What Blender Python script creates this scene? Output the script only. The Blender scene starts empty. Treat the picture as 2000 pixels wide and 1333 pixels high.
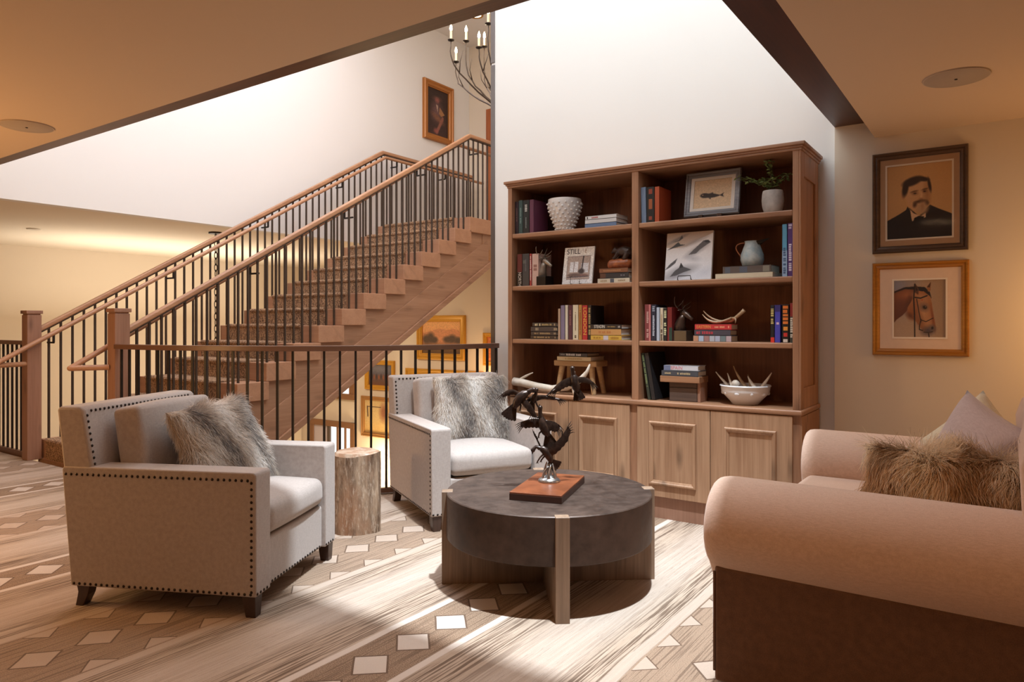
import bpy, bmesh, math, random
import numpy as np
from mathutils import Matrix, Vector, noise as mnoise

rng = random.Random(7)
nrg = np.random.RandomState(11)
scene = bpy.context.scene
COL = scene.collection
R = math.radians

# ---------------------------------------------------------------- camera, world, lights, exposure
cam_d = bpy.data.cameras.new('camera')
cam_d.sensor_width = 36.0
cam_d.lens = 1393.0 / 2000.0 * 36.0
cam_d.shift_y = -(666.5 - 633.0) / 2000.0
cam_d.clip_start = 0.05
cam = bpy.data.objects.new('camera', cam_d)
COL.objects.link(cam)
cam.location = (0.0, 0.0, 1.22)
cam.rotation_euler = (R(90), 0.0, R(34.85))
scene.camera = cam

world = bpy.data.worlds.new('world')
scene.world = world
world.use_nodes = True
world.node_tree.nodes['Background'].inputs[0].default_value = (1.0, 0.82, 0.62, 1)
world.node_tree.nodes['Background'].inputs[1].default_value = 0.03

scene.view_settings.view_transform = 'Standard'
scene.view_settings.look = 'None'
scene.view_settings.exposure = 0.0
scene.view_settings.gamma = 1.0
scene.view_settings.use_curve_mapping = False


def lamp(kind, name, loc, energy, color, **kw):
    d = bpy.data.lights.new(name, kind)
    d.energy = energy
    d.color = color
    o = bpy.data.objects.new(name, d)
    o.location = loc
    if 'rot' in kw:
        o.rotation_euler = kw.pop('rot')
    for k, v in kw.items():
        setattr(d, k, v)
    COL.objects.link(o)
    return o


WARM = (1.0, 0.59, 0.32)
AMBER = (1.0, 0.56, 0.22)
COOL = (0.95, 0.97, 1.0)
# high spotlight in the light well, over the coffee table
lamp('SPOT', 'well_spot', (-0.93, 2.25, 5.6), 3000, (0.80, 0.91, 1.0), spot_size=R(42), spot_blend=1.0, shadow_soft_size=0.085,
     rot=(Vector((-1.85, 2.95, 0.0)) - Vector((-0.93, 2.25, 5.6))).to_track_quat('-Z', 'Y').to_euler())
# skylights at the top of the light well and of the stairwell
lamp('AREA', 'well_skylight', (-2.1, 3.5, 5.85), 90, (0.80, 0.92, 1.0), shape='RECTANGLE', size=2.2, size_y=1.8)
lamp('AREA', 'stair_skylight', (-5.4, 4.6, 5.85), 155, (0.95, 0.92, 1.0), shape='RECTANGLE', size=2.6, size_y=3.6)
# warm lamps of the room and of the floor below, plus added fill
lamp('POINT', 'side_lamp_right', (0.55, 4.25, 1.25), 13, AMBER, shadow_soft_size=0.15)
lamp('POINT', 'floor_lamp_left', (-4.95, 0.55, 1.05), 72, AMBER, shadow_soft_size=0.2)
for i, (x, y) in enumerate(((-3.2, 0.2), (-0.6, 0.5), (1.2, 1.6), (-1.8, -1.6), (-6.5, -0.8))):  # unseen warm fill disks added under the low ceiling, no fittings modelled
    lamp('AREA', 'fill_light', (x, y, 2.29), 7.0, WARM, shape='DISK', size=0.35)
lamp('POINT', 'chandelier_glow', (-4.35, 6.1, 4.55), 25, (1.0, 0.70, 0.38), shadow_soft_size=0.4)
lamp('POINT', 'lower_lamp', (-9.36, 9.15, -1.45), 70, (1.0, 0.78, 0.45), shadow_soft_size=0.15)
lamp('POINT', 'lower_lamp', (-6.95, 9.1, 0.35), 14, AMBER, shadow_soft_size=0.15)
lamp('AREA', 'lower_ceiling_light', (-9.0, 6.3, 2.0), 82, (1.0, 0.85, 0.66), shape='DISK', size=1.5)
lamp('AREA', 'lower_cove_light', (-10.2, 6.0, 1.3), 60, (1.0, 0.90, 0.76), shape='RECTANGLE', size=1.6, size_y=4.0, rot=(R(180), 0, 0))
lamp('AREA', 'lower_hall_light', (-6.0, 6.5, -0.4), 55, (1.0, 0.80, 0.56), shape='DISK', size=1.2)

# ---------------------------------------------------------------- material helpers


def lin(c):
    return tuple(((v / 255.0) / 12.92 if v / 255.0 <= 0.04045 else ((v / 255.0 + 0.055) / 1.055) ** 2.4) for v in c)


class NT:
    def __init__(self, name):
        self.mat = bpy.data.materials.new(name)
        self.mat.use_nodes = True
        self.t = self.mat.node_tree
        self.t.nodes.clear()
        self.out = self.t.nodes.new('ShaderNodeOutputMaterial')

    def n(self, kind, ins=None, **props):
        nd = self.t.nodes.new('ShaderNode' + kind)
        for k, v in props.items():
            setattr(nd, k, v)
        for k, v in (ins or {}).items():
            self.put(nd.inputs[k], v)
        return nd

    def put(self, sock, v):
        if isinstance(v, bpy.types.NodeSocket):
            self.t.links.new(v, sock)
        elif isinstance(v, bpy.types.Node):
            self.t.links.new(v.outputs[0], sock)
        elif isinstance(v, (tuple, list)) and len(v) == 3 and sock.type == 'RGBA':
            sock.default_value = (*v, 1)
        else:
            sock.default_value = v

    def m(self, op, a, b=0.0, c=0.0, clamp=False):
        nd = self.t.nodes.new('ShaderNodeMath')
        nd.operation = op
        nd.use_clamp = clamp
        self.put(nd.inputs[0], a)
        self.put(nd.inputs[1], b)
        self.put(nd.inputs[2], c)
        return nd.outputs[0]

    def mix(self, f, a, b):
        nd = self.t.nodes.new('ShaderNodeMix')
        nd.data_type = 'RGBA'
        self.put(nd.inputs[0], f)
        self.put(nd.inputs[6], a)
        self.put(nd.inputs[7], b)
        return nd.outputs[2]

    def coords(self, scale=(1, 1, 1), which='Object'):
        tc = self.n('TexCoord')
        mp = self.n('Mapping', {'Vector': tc.outputs[which], 'Scale': scale})
        return mp.outputs[0]

    def noise(self, vec, scale, detail=3.0, rough=0.55):
        nd = self.n('TexNoise', {'Vector': vec, 'Scale': scale, 'Detail': detail, 'Roughness': rough})
        return nd.outputs[0]

    def step(self, x, lo, hi):
        nd = self.n('MapRange', {'Value': x, 'From Min': lo, 'From Max': hi}, clamp=True)
        return nd.outputs[0]

    def bump(self, h, strength, dist=0.01):
        nd = self.n('Bump', {'Height': h, 'Strength': strength, 'Distance': dist})
        return nd.outputs[0]

    def surf(self, color, rough=0.6, metal=0.0, normal=None, **extra):
        p = self.n('BsdfPrincipled')
        self.put(p.inputs['Base Color'], color)
        self.put(p.inputs['Roughness'], rough)
        self.put(p.inputs['Metallic'], metal)
        if normal is not None:
            self.put(p.inputs['Normal'], normal)
        for k, v in extra.items():
            self.put(p.inputs[k.replace('_', ' ')], v)
        self.t.links.new(p.outputs[0], self.out.inputs[0])
        return self.mat


MATS = {}


def plain(col, rough=0.55, metal=0.0):
    key = ('p', tuple(col), rough, metal)
    if key not in MATS:
        k = NT('plain')
        c = lin(col)
        v = k.noise(k.coords(), 35.0, 3)
        cc = k.mix(k.m('MULTIPLY', v, 0.35), c, tuple(x * 0.72 for x in c))
        MATS[key] = k.surf(cc, rough, metal)
    return MATS[key]


def wood(name, light, dark, axis='Z', rough=0.5, knots=0.5, fine=1.0):
    k = NT(name)
    ax = 'XYZ'.index(axis)
    s1 = [9.0 * fine] * 3
    s1[ax] = 0.7 * fine
    s2 = [90.0] * 3
    s2[ax] = 3.0
    oi = k.n('ObjectInfo')
    tc = k.n('TexCoord')
    off = k.n('VectorMath', {0: tc.outputs['Object']}, operation='ADD')
    rv = k.n('CombineXYZ', {0: k.m('MULTIPLY', oi.outputs['Random'], 3.7), 1: k.m('MULTIPLY', oi.outputs['Random'], 5.3), 2: k.m('MULTIPLY', oi.outputs['Random'], 7.9)})
    k.put(off.inputs[1], rv.outputs[0])
    v1 = k.n('Mapping', {'Vector': off.outputs[0], 'Scale': s1}).outputs[0]
    v2 = k.n('Mapping', {'Vector': off.outputs[0], 'Scale': s2}).outputs[0]
    a = k.noise(v1, 1.0, 5, 0.62)
    b = k.noise(v2, 1.0, 2, 0.5)
    f = k.m('ADD', k.m('MULTIPLY', k.step(a, 0.3, 0.72), 0.75), k.m('MULTIPLY', k.step(b, 0.35, 0.7), 0.35), clamp=True)
    col = k.mix(f, lin(light), lin(dark))
    if knots:
        sx = k.n('SeparateXYZ', {0: off.outputs[0]}).outputs
        o1, o2 = [i for i in range(3) if i != ax]
        wn = k.m('MULTIPLY', a, 0.5)
        cv = k.n('CombineXYZ', {0: k.m('ADD', k.m('MULTIPLY', k.m('ADD', sx[o1], sx[o2]), 4.6), wn), 1: k.m('MULTIPLY', sx[ax], 1.6), 2: 0.0})
        vor = k.n('TexVoronoi', {'Vector': cv.outputs[0], 'Scale': 1.0}, voronoi_dimensions='2D')
        kn = k.m('MULTIPLY', k.m('SUBTRACT', 1.0, k.step(vor.outputs[0], 0.03, 0.15)), knots)
        col = k.mix(kn, col, tuple(x * 0.28 for x in lin(dark)))
    nb = k.bump(b, 0.12, 0.002)
    return k.surf(col, rough, 0.0, nb)


def fabric(name, c, c2, scale=420.0, bump=0.25):
    k = NT(name)
    co = k.coords()
    big = k.noise(co, 6.0, 3)
    w1 = k.noise(k.coords((scale, scale * 0.12, scale)), 1.0, 2)
    w2 = k.noise(k.coords((scale * 0.12, scale, scale * 0.12)), 1.0, 2)
    w = k.m('MULTIPLY', k.m('ADD', w1, w2), 0.5)
    f = k.m('ADD', k.step(w, 0.36, 0.64), k.m('MULTIPLY', big, 0.08), clamp=True)
    col = k.mix(f, lin(c), lin(c2))
    return k.surf(col, 0.92, 0.0, k.bump(w, bump, 0.002), Sheen_Weight=0.25, Sheen_Roughness=0.5)


def paint(name, c, var=0.06):
    k = NT(name)
    co = k.coords()
    a = k.noise(co, 1.3, 3)
    b = k.noise(co, 180.0, 2)
    cl = lin(c)
    col = k.mix(k.m('MULTIPLY', a, var * 2), cl, tuple(x * 0.8 for x in cl))
    return k.surf(col, 0.85, 0.0, k.bump(b, 0.06, 0.002))


def emit(name, c, strength):
    k = NT(name)
    e = k.n('Emission', {'Color': c, 'Strength': strength})
    k.t.links.new(e.outputs[0], k.out.inputs[0])
    return k.mat


def attr_mat(name, rough=0.6):
    k = NT(name)
    a = k.n('Attribute', attribute_name='col')
    return k.surf(a.outputs['Color'], rough)


def carpet():
    k = NT('patterned_carpet')
    tc = k.n('TexCoord')
    sp = k.n('SeparateXYZ', {0: tc.outputs['Object']})
    x, y = sp.outputs[0], sp.outputs[1]
    # hand-woven wobble
    wob = k.m('MULTIPLY', k.m('SUBTRACT', k.noise(k.coords((3, 1.4, 1)), 1.0, 2), 0.5), 0.03)
    x = k.m('ADD', x, wob)
    uA = k.m('WRAP', k.m('ADD', x, 1.875), 1.025, -1.025)
    vB = k.m('WRAP', k.m('ADD', x, 2.900), 1.025, -1.025)
    aA = k.m('ABSOLUTE', uA)
    aB = k.m('ABSOLUTE', vB)
    S = 0.1115
    yA = k.m('ABSOLUTE', k.m('WRAP', k.m('ADD', k.m('SUBTRACT', y, 2.25), k.m('MULTIPLY', uA, 0.10)), S, -S))
    yB = k.m('ABSOLUTE', k.m('WRAP', k.m('SUBTRACT', y, 1.36), S, -S))
    yT = k.m('ABSOLUTE', k.m('WRAP', k.m('SUBTRACT', y, 1.36 + S), S, -S))
    dA = k.m('ADD', k.m('DIVIDE', aA, 0.088), k.m('DIVIDE', yA, 0.086))
    dB = k.m('ADD', k.m('DIVIDE', aB, 0.084), k.m('DIVIDE', yB, 0.086))
    dT = k.m('ADD', k.m('DIVIDE', k.m('ABSOLUTE', k.m('SUBTRACT', aB, 0.238)), 0.068), k.m('DIVIDE', yT, 0.062))
    fineN = k.noise(k.coords((260, 260, 1)), 1.0, 2)
    lineN = k.noise(k.coords((140, 2.2, 1)), 1.0, 3, 0.55)
    line2 = k.noise(k.coords((55, 1.2, 1)), 1.0, 3, 0.6)
    soft = k.noise(k.coords((70, 1.8, 1)), 1.0, 3)
    plain_c = k.mix(k.step(soft, 0.35, 0.7), lin((194, 177, 162)), lin((174, 154, 137)))
    plain_c = k.mix(k.m('MULTIPLY', k.step(fineN, 0.45, 0.7), 0.35), plain_c, lin((150, 130, 112)))
    mott = k.mix(k.step(fineN, 0.38, 0.62), lin((168, 142, 118)), lin((112, 86, 64)))
    dark = lin((92, 68, 50))
    light = lin((206, 192, 180))
    # thin-line zones either side of the diamond bands
    zA = k.m('MULTIPLY', k.step(aA, 0.16, 0.175), k.m('SUBTRACT', 1.0, k.step(aA, 0.30, 0.42)))
    zB = k.m('MULTIPLY', k.step(aB, 0.292, 0.30), k.m('SUBTRACT', 1.0, k.step(aB, 0.37, 0.46)))
    z = k.m('MAXIMUM', zA, zB)
    lines = k.m('MULTIPLY', k.step(lineN, 0.49, 0.54), k.m('MULTIPLY', z, 0.85))
    col = k.mix(k.m('MULTIPLY', z, 0.55), plain_c, lin((178, 154, 130)))
    col = k.mix(lines, col, dark)
    stray = k.m('MULTIPLY', k.m('SUBTRACT', 1.0, k.step(k.m('ABSOLUTE', k.m('SUBTRACT', line2, 0.5)), 0.0, 0.012)), 0.4)
    col = k.mix(stray, col, dark)
    mz = k.m('MAXIMUM', k.m('SUBTRACT', 1.0, k.step(aA, 0.130, 0.136)), k.m('SUBTRACT', 1.0, k.step(aB, 0.246, 0.252)))
    mlines = k.m('MULTIPLY', k.step(lineN, 0.52, 0.58), 0.6)
    mott = k.mix(k.m('MULTIPLY', k.m('LESS_THAN', aB, 0.30), 0.45), mott, lin((164, 138, 116)))
    mcol = k.mix(mlines, mott, dark)
    col = k.mix(mz, col, mcol)
    st = k.m('MAXIMUM', k.m('SUBTRACT', 1.0, k.step(k.m('ABSOLUTE', k.m('SUBTRACT', aA, 0.150)), 0.014, 0.018)),
             k.m('SUBTRACT', 1.0, k.step(k.m('ABSOLUTE', k.m('SUBTRACT', aB, 0.272)), 0.018, 0.022)))
    tan = lin((182, 160, 142))
    nearB = k.m('LESS_THAN', aB, 0.36)
    light = k.mix(nearB, light, tan)
    col = k.mix(k.m('MULTIPLY', st, k.m('SUBTRACT', 1.0, k.m('MULTIPLY', nearB, 0.45))), col, light)
    inB = k.m('LESS_THAN', aB, 0.240)
    for d, gate in ((dA, None), (dB, None), (dT, inB)):
        ring = k.m('MULTIPLY', k.m('LESS_THAN', d, 1.10), k.m('GREATER_THAN', d, 0.9))
        fill = k.m('LESS_THAN', d, 0.97)
        if gate is not None:
            ring = k.m('MULTIPLY', ring, gate)
            fill = k.m('MULTIPLY', fill, gate)
        col = k.mix(k.m('MULTIPLY', ring, 0.85), col, dark)
        col = k.mix(fill, col, k.mix(k.m('MULTIPLY', fineN, 0.3), light, lin((170, 150, 134))))
    h = k.m('ADD', fineN, k.m('MULTIPLY', lineN, 0.4))
    return k.surf(col, 0.97, 0.0, k.bump(h, 0.45, 0.006), Sheen_Weight=0.15)


MT = dict(
    wall_white=paint('wall_paint', (234, 231, 227)),
    wall_cream=paint('cream_paint', (226, 212, 192)),
    ceiling=paint('ceiling_paint', (214, 190, 164)),
    ceiling_left=paint('ceiling_paint_light', (232, 220, 200)),
    beam=wood('beam_wood', (100, 64, 44), (70, 42, 30), 'X', 0.45, 0.3),
    beam_y=wood('beam_wood_y', (82, 44, 32), (56, 28, 22), 'Y', 0.4, 0.3),
    case=wood('bookcase_oak', (176, 131, 99), (138, 95, 68), 'Z', 0.5, 0.5),
    case_x=wood('bookcase_oak_x', (172, 128, 96), (136, 94, 68), 'X', 0.45, 0.25),
    case_back=wood('bookcase_back', (140, 90, 62), (108, 64, 42), 'Z', 0.6, 0.5),
    door=wood('bookcase_door', (186, 148, 116), (142, 104, 76), 'Z', 0.5, 0.55),
    stair=wood('stair_wood', (182, 142, 116), (156, 114, 90), 'Y', 0.5, 0.25),
    stair_side=wood('stair_stringer', (180, 140, 112), (150, 110, 84), 'Y', 0.5, 0.3),
    rail=wood('rail_wood', (192, 146, 110), (156, 112, 82), 'Y', 0.4, 0.0),
    rail_tube=wood('handrail_wood', (196, 148, 112), (158, 114, 84), 'Y', 0.35, 0.0),
    post=wood('post_wood', (164, 124, 102), (136, 98, 78), 'Z', 0.5, 0.5),
    gallery=plain((112, 80, 62), 0.4),
    iron=plain((74, 60, 50), 0.42, 0.3),
    iron_dark=plain((42, 34, 29), 0.45, 0.3),
    steel=plain((120, 114, 112), 0.35, 0.8),
    linen=fabric('linen', (184, 172, 165), (165, 152, 144)),
    sofa=fabric('sofa_weave', (220, 190, 171), (202, 170, 149), 520.0),
    suede=fabric('brown_suede', (112, 78, 56), (92, 62, 44), 300.0),
    mauve=fabric('mauve_cotton', (196, 176, 172), (180, 158, 152), 500.0),
    cream_fab=fabric('cream_cotton', (226, 212, 184), (206, 190, 160), 500.0),
    leg=wood('dark_leg', (74, 52, 42), (52, 36, 30), 'Z', 0.35, 0.0),
    nail=plain((48, 38, 32), 0.35, 0.7),
    carpet=carpet(),
    glass=None,
)


def glass():
    k = NT('picture_glass')
    a = k.n('BsdfTransparent')
    b = k.n('BsdfGlossy', {'Roughness': 0.05})
    fr = k.n('Fresnel', {'IOR': 1.12})
    mx = k.n('MixShader', {0: fr.outputs[0], 1: a.outputs[0], 2: b.outputs[0]})
    k.t.links.new(mx.outputs[0], k.out.inputs[0])
    return k.mat


MT['glass'] = glass()

# ---------------------------------------------------------------- mesh helpers


class MB:
    """collects shapes, links them as ONE mesh object"""

    def __init__(self, M=None):
        self.v = []
        self.f = []
        self.M = M

    def add(self, vs, fs, M=None):
        o = len(self.v)
        for p in vs:
            p = Vector(p)
            if M is not None:
                p = M @ p
            if self.M is not None:
                p = self.M @ p
            self.v.append(tuple(p))
        self.f += [tuple(i + o for i in f) for f in fs]
        return self

    def box(self, x0, x1, y0, y1, z0, z1, M=None):
        vs = [(x, y, z) for z in (z0, z1) for y in (y0, y1) for x in (x0, x1)]
        fs = [(0, 2, 3, 1), (4, 5, 7, 6), (0, 1, 5, 4), (2, 6, 7, 3), (0, 4, 6, 2), (1, 3, 7, 5)]
        return self.add(vs, fs, M)

    def prism(self, pts, h0, h1, plane='XY', M=None):
        """extrude a 2-D outline; plane XY along Z, YZ along X, XZ along Y"""
        n = len(pts)

        def mk(a, b, h):
            return (a, b, h) if plane == 'XY' else ((h, a, b) if plane == 'YZ' else (a, h, b))
        vs = [mk(a, b, h0) for a, b in pts] + [mk(a, b, h1) for a, b in pts]
        fs = [tuple(range(n)), tuple(range(2 * n - 1, n - 1, -1))]
        fs += [(i, i + n, (i + 1) % n + n, (i + 1) % n) for i in range(n)]
        return self.add(vs, fs, M)

    def lathe(self, prof, seg=32, M=None, cap=True):
        vs, fs = [], []
        for r, z in prof:
            for i in range(seg):
                a = 2 * math.pi * i / seg
                vs.append((r * math.cos(a), r * math.sin(a), z))
        for j in range(len(prof) - 1):
            for i in range(seg):
                k = (i + 1) % seg
                fs.append((j * seg + i, j * seg + k, (j + 1) * seg + k, (j + 1) * seg + i))
        if cap:
            fs.append(tuple(range(seg - 1, -1, -1)))
            fs.append(tuple((len(prof) - 1) * seg + i for i in range(seg)))
        return self.add(vs, fs, M)

    def tube(self, pts, rad, seg=8, M=None, cap=True, flat=1.0):
        pts = [Vector(p) for p in pts]
        n = len(pts)
        rr = rad if isinstance(rad, (list, tuple)) else [rad] * n
        vs, fs = [], []
        t0 = (pts[1] - pts[0]).normalized()
        up = Vector((0, 0, 1)) if abs(t0.z) < 0.9 else Vector((1, 0, 0))
        nrm = (up - t0 * up.dot(t0)).normalized()
        for i, p in enumerate(pts):
            a = pts[min(i + 1, n - 1)] - pts[max(i - 1, 0)]
            t = a.normalized()
            nrm = (nrm - t * nrm.dot(t)).normalized()
            bn = t.cross(nrm)
            for s in range(seg):
                ang = 2 * math.pi * s / seg
                vs.append(p + (nrm * math.cos(ang) * flat + bn * math.sin(ang)) * rr[i])
        for i in range(n - 1):
            for s in range(seg):
                k = (s + 1) % seg
                fs.append((i * seg + s, i * seg + k, (i + 1) * seg + k, (i + 1) * seg + s))
        if cap:
            fs.append(tuple(range(seg - 1, -1, -1)))
            fs.append(tuple((n - 1) * seg + s for s in range(seg)))
        return self.add(vs, fs, M)

    def ball(self, c, r, seg=12, rings=8, M=None, top_only=False):
        r = r if isinstance(r, (tuple, list)) else (r, r, r)
        vs, fs = [], []
        for j in range(rings + 1):
            ph = math.pi * j / rings if not top_only else math.pi / 2 * j / rings
            for i in range(seg):
                a = 2 * math.pi * i / seg
                vs.append((c[0] + r[0] * math.sin(ph) * math.cos(a), c[1] + r[1] * math.sin(ph) * math.sin(a), c[2] + r[2] * math.cos(ph)))
        for j in range(rings):
            for i in range(seg):
                k = (i + 1) % seg
                fs.append((j * seg + i, (j + 1) * seg + i, (j + 1) * seg + k, j * seg + k))
        return self.add(vs, fs, M)

    def rbox(self, c, size, r, crown=(0, 0, 0), n=6, k=4, M=None):
        """rounded box with optional crowned faces"""
        hx, hy, hz = (s / 2.0 for s in size)
        axes = []
        for h in (hx, hy, hz):
            rr = min(r, h * 0.98)
            e = [-h + rr * (1 - math.cos(i * math.pi / 2 / k)) * 1.0 for i in range(k)]
            mid = [(-h + rr) + (2 * h - 2 * rr) * i / n for i in range(n + 1)]
            axes.append(e + mid + [-q for q in reversed(e)])
        H = (hx, hy, hz)
        rr = [min(r, h * 0.98) for h in H]
        vs, fs = [], []

        def pt(p):
            q = [max(-(H[i] - rr[i]), min(H[i] - rr[i], p[i])) for i in range(3)]
            d = [(p[i] - q[i]) / rr[i] for i in range(3)]
            L = math.sqrt(sum(x * x for x in d))
            if L > 1e-9:
                m = max(abs(x) for x in d)
                d = [x / L for x in d]
            o = [q[i] + d[i] * rr[i] for i in range(3)]
            nx, ny, nz = (o[i] / H[i] for i in range(3))
            bx = (1 - ny * ny) * (1 - nz * nz)
            by = (1 - nx * nx) * (1 - nz * nz)
            bz = (1 - nx * nx) * (1 - ny * ny)
            o[0] += crown[0] * nx * max(bx, 0)
            o[1] += crown[1] * ny * max(by, 0)
            o[2] += crown[2] * nz * max(bz, 0)
            return (o[0] + c[0], o[1] + c[1], o[2] + c[2])
        for ax in range(3):
            u, w = [i for i in range(3) if i != ax]
            for sgn in (-1, 1):
                base = len(vs)
                A, B = axes[u], axes[w]
                for b in B:
                    for a in A:
                        p = [0, 0, 0]
                        p[ax] = sgn * H[ax]
                        p[u] = a
                        p[w] = b
                        vs.append(pt(p))
                na = len(A)
                for j in range(len(B) - 1):
                    for i in range(na - 1):
                        q = (base + j * na + i, base + j * na + i + 1, base + (j + 1) * na + i + 1, base + (j + 1) * na + i)
                        flip = (sgn < 0) ^ (ax == 1)
                        fs.append(tuple(reversed(q)) if flip else q)
        return self.add(vs, fs, M)

    def build(self, name, mat, parent=None, smooth=0, bevel=0.0, seg=2, merge=False, kind=None, M=None):
        me = bpy.data.meshes.new(name)
        me.from_pydata(self.v, [], self.f)
        bm = bmesh.new()
        bm.from_mesh(me)
        if merge:
            bmesh.ops.remove_doubles(bm, verts=bm.verts, dist=1e-5)
        bmesh.ops.recalc_face_normals(bm, faces=bm.faces)
        bm.to_mesh(me)
        bm.free()
        return link(name, me, mat, parent, smooth, bevel, seg, kind, M)


def link(name, me, mat, parent=None, smooth=0, bevel=0.0, seg=2, kind=None, M=None):
    if mat is not None and len(me.materials) == 0:
        me.materials.append(mat)
    if smooth:
        me.polygons.foreach_set('use_smooth', [True] * len(me.polygons))
        if smooth < 180:
            me.set_sharp_from_angle(angle=R(smooth))
    o = bpy.data.objects.new(name, me)
    COL.objects.link(o)
    if bevel:
        b = o.modifiers.new('bevel', 'BEVEL')
        b.width = bevel
        b.segments = seg
        b.limit_method = 'ANGLE'
        b.angle_limit = R(40)
    if parent is not None:
        o.parent = parent
    if M is not None:
        o.matrix_local = M
    if kind:
        o['kind'] = kind
    return o


def tag(o, label, cat, group=None):
    o['label'] = label
    o['category'] = cat
    if group:
        o['group'] = group
    return o


def thing(name, label, cat, loc=(0, 0, 0), rz=0.0, group=None):
    o = bpy.data.objects.new(name, None)
    o.empty_display_size = 0.1
    COL.objects.link(o)
    o.location = loc
    o.rotation_euler = (0, 0, rz)
    return tag(o, label, cat, group)


def struct(name, mb, mat, parent=None, **kw):
    o = mb.build(name, mat, parent, **kw)
    o['kind'] = 'structure'
    return o


def copy_tree(o, parent=None):
    c = o.copy()
    COL.objects.link(c)
    if parent is not None:
        c.parent = parent
    for ch in list(o.children):
        copy_tree(ch, c)
    return c


def TR(x=0, y=0, z=0):
    return Matrix.Translation((x, y, z))


def RX(a):
    return Matrix.Rotation(R(a), 4, 'X')


def RY(a):
    return Matrix.Rotation(R(a), 4, 'Y')


def RZ(a):
    return Matrix.Rotation(R(a), 4, 'Z')


def bez(p0, p1, p2, n=8):
    p0, p1, p2 = Vector(p0), Vector(p1), Vector(p2)
    return [p0 * (1 - t) ** 2 + p1 * 2 * t * (1 - t) + p2 * t * t for t in (i / n for i in range(n + 1))]


def text_mesh(body, size, mat, parent, M, name='title', sx=1.0):
    cu = bpy.data.curves.new(name + '_text', 'FONT')
    cu.body = body
    cu.size = size
    cu.extrude = 0.0003
    cu.align_x = 'CENTER'
    cu.align_y = 'CENTER'
    cu.materials.append(mat)
    to = bpy.data.objects.new(name + '_text', cu)
    COL.objects.link(to)
    bpy.context.view_layer.update()
    me = bpy.data.meshes.new_from_object(to.evaluated_get(bpy.context.evaluated_depsgraph_get()))
    bpy.data.objects.remove(to)
    bpy.data.curves.remove(cu)
    return link(name, me, mat, parent, M=M @ Matrix.Diagonal((sx, 1, 1, 1)))

# ---------------------------------------------------------------- painter for flat pictures


class Pic:
    def __init__(self, w, h, c):
        self.w, self.h = w, h
        self.a = np.zeros((h, w, 3)) + np.array(c, float)
        yy, xx = np.mgrid[0:h, 0:w]
        self.x = (xx + 0.5) / w
        self.y = (yy + 0.5) / h

    def blend(self, m, c):
        m = np.clip(m, 0, 1)[..., None]
        self.a = self.a * (1 - m) + np.array(c, float) * m

    def ell(self, cx, cy, rx, ry, c, soft=0.15, rot=0.0, alpha=1.0):
        dx, dy = self.x - cx, self.y - cy
        ca, sa = math.cos(R(rot)), math.sin(R(rot))
        d = np.sqrt(((dx * ca + dy * sa) / rx) ** 2 + ((-dx * sa + dy * ca) / ry) ** 2)
        self.blend((1 + soft - d) / (2 * soft) * alpha, c)

    def poly(self, pts, c, alpha=1.0):
        ins = np.zeros(self.x.shape, bool)
        n = len(pts)
        for i in range(n):
            x1, y1 = pts[i]
            x2, y2 = pts[(i + 1) % n]
            if y1 == y2:
                continue
            cond = (y1 > self.y) != (y2 > self.y)
            xi = (x2 - x1) * (self.y - y1) / (y2 - y1) + x1
            ins ^= cond & (self.x < xi)
        m = ins.astype(float)
        m = (m + np.roll(m, 1, 0) + np.roll(m, 1, 1) + np.roll(m, -1, 0) + np.roll(m, -1, 1)) / 5
        self.blend(m * alpha, c)

    def line(self, pts, wd, c, alpha=1.0):
        for (x1, y1), (x2, y2) in zip(pts[:-1], pts[1:]):
            L2 = (x2 - x1) ** 2 + (y2 - y1) ** 2 + 1e-12
            t = np.clip(((self.x - x1) * (x2 - x1) + (self.y - y1) * (y2 - y1)) / L2, 0, 1)
            d = np.hypot(self.x - (x1 + t * (x2 - x1)), self.y - (y1 + t * (y2 - y1)))
            self.blend((wd * 1.4 - d) / (wd * 0.8) * alpha, c)

    def grad(self, y0, y1, c, power=1.0):
        self.blend(np.clip((self.y - y0) / (y1 - y0), 0, 1) ** power, c)

    def speckle(self, amt, cell=3, seed=0):
        rs = np.random.RandomState(seed)
        g = rs.rand(self.h // cell + 2, self.w // cell + 2)
        g = np.kron(g, np.ones((cell, cell)))[:self.h, :self.w]
        self.a *= (1 + amt * (g[..., None] - 0.5) * 2)


def pic_mesh(pic, w, h, name, parent, M=None, mat=None):
    """a flat print: grid mesh in local XZ facing -Y, colours per vertex"""
    nx, ny = pic.w, pic.h
    xs = np.linspace(-w / 2, w / 2, nx)
    zs = np.linspace(h / 2, -h / 2, ny)
    X, Z = np.meshgrid(xs, zs)
    co = np.stack([X, np.zeros_like(X), Z], -1).reshape(-1, 3)
    idx = np.arange(nx * ny).reshape(ny, nx)
    f = np.stack([idx[1:, :-1], idx[1:, 1:], idx[:-1, 1:], idx[:-1, :-1]], -1).reshape(-1, 4)
    me = bpy.data.meshes.new(name)
    me.from_pydata(co.tolist(), [], f.tolist())
    at = me.attributes.new('col', 'FLOAT_COLOR', 'POINT')
    c = np.clip(pic.a / 255.0, 0, 1)
    c = np.where(c <= 0.04045, c / 12.92, ((c + 0.055) / 1.055) ** 2.4).reshape(-1, 3)
    at.data.foreach_set('color', np.concatenate([c, np.ones((len(c), 1))], 1).astype(np.float32).ravel())
    return link(name, me, mat or PRINT, parent, M=M)


PRINT = attr_mat('printed_picture', 0.65)
# ================================================================ SETTING
ZC = 2.306          # low ceiling
ZB = 2.40           # beam soffit
ZH = 5.90           # high ceiling
YW = 4.66           # bookcase wall
XH = -7.50          # high wall of the stairwell
YE = 9.50           # end wall of the stairwell
ZL = -2.90          # lower floor


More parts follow.
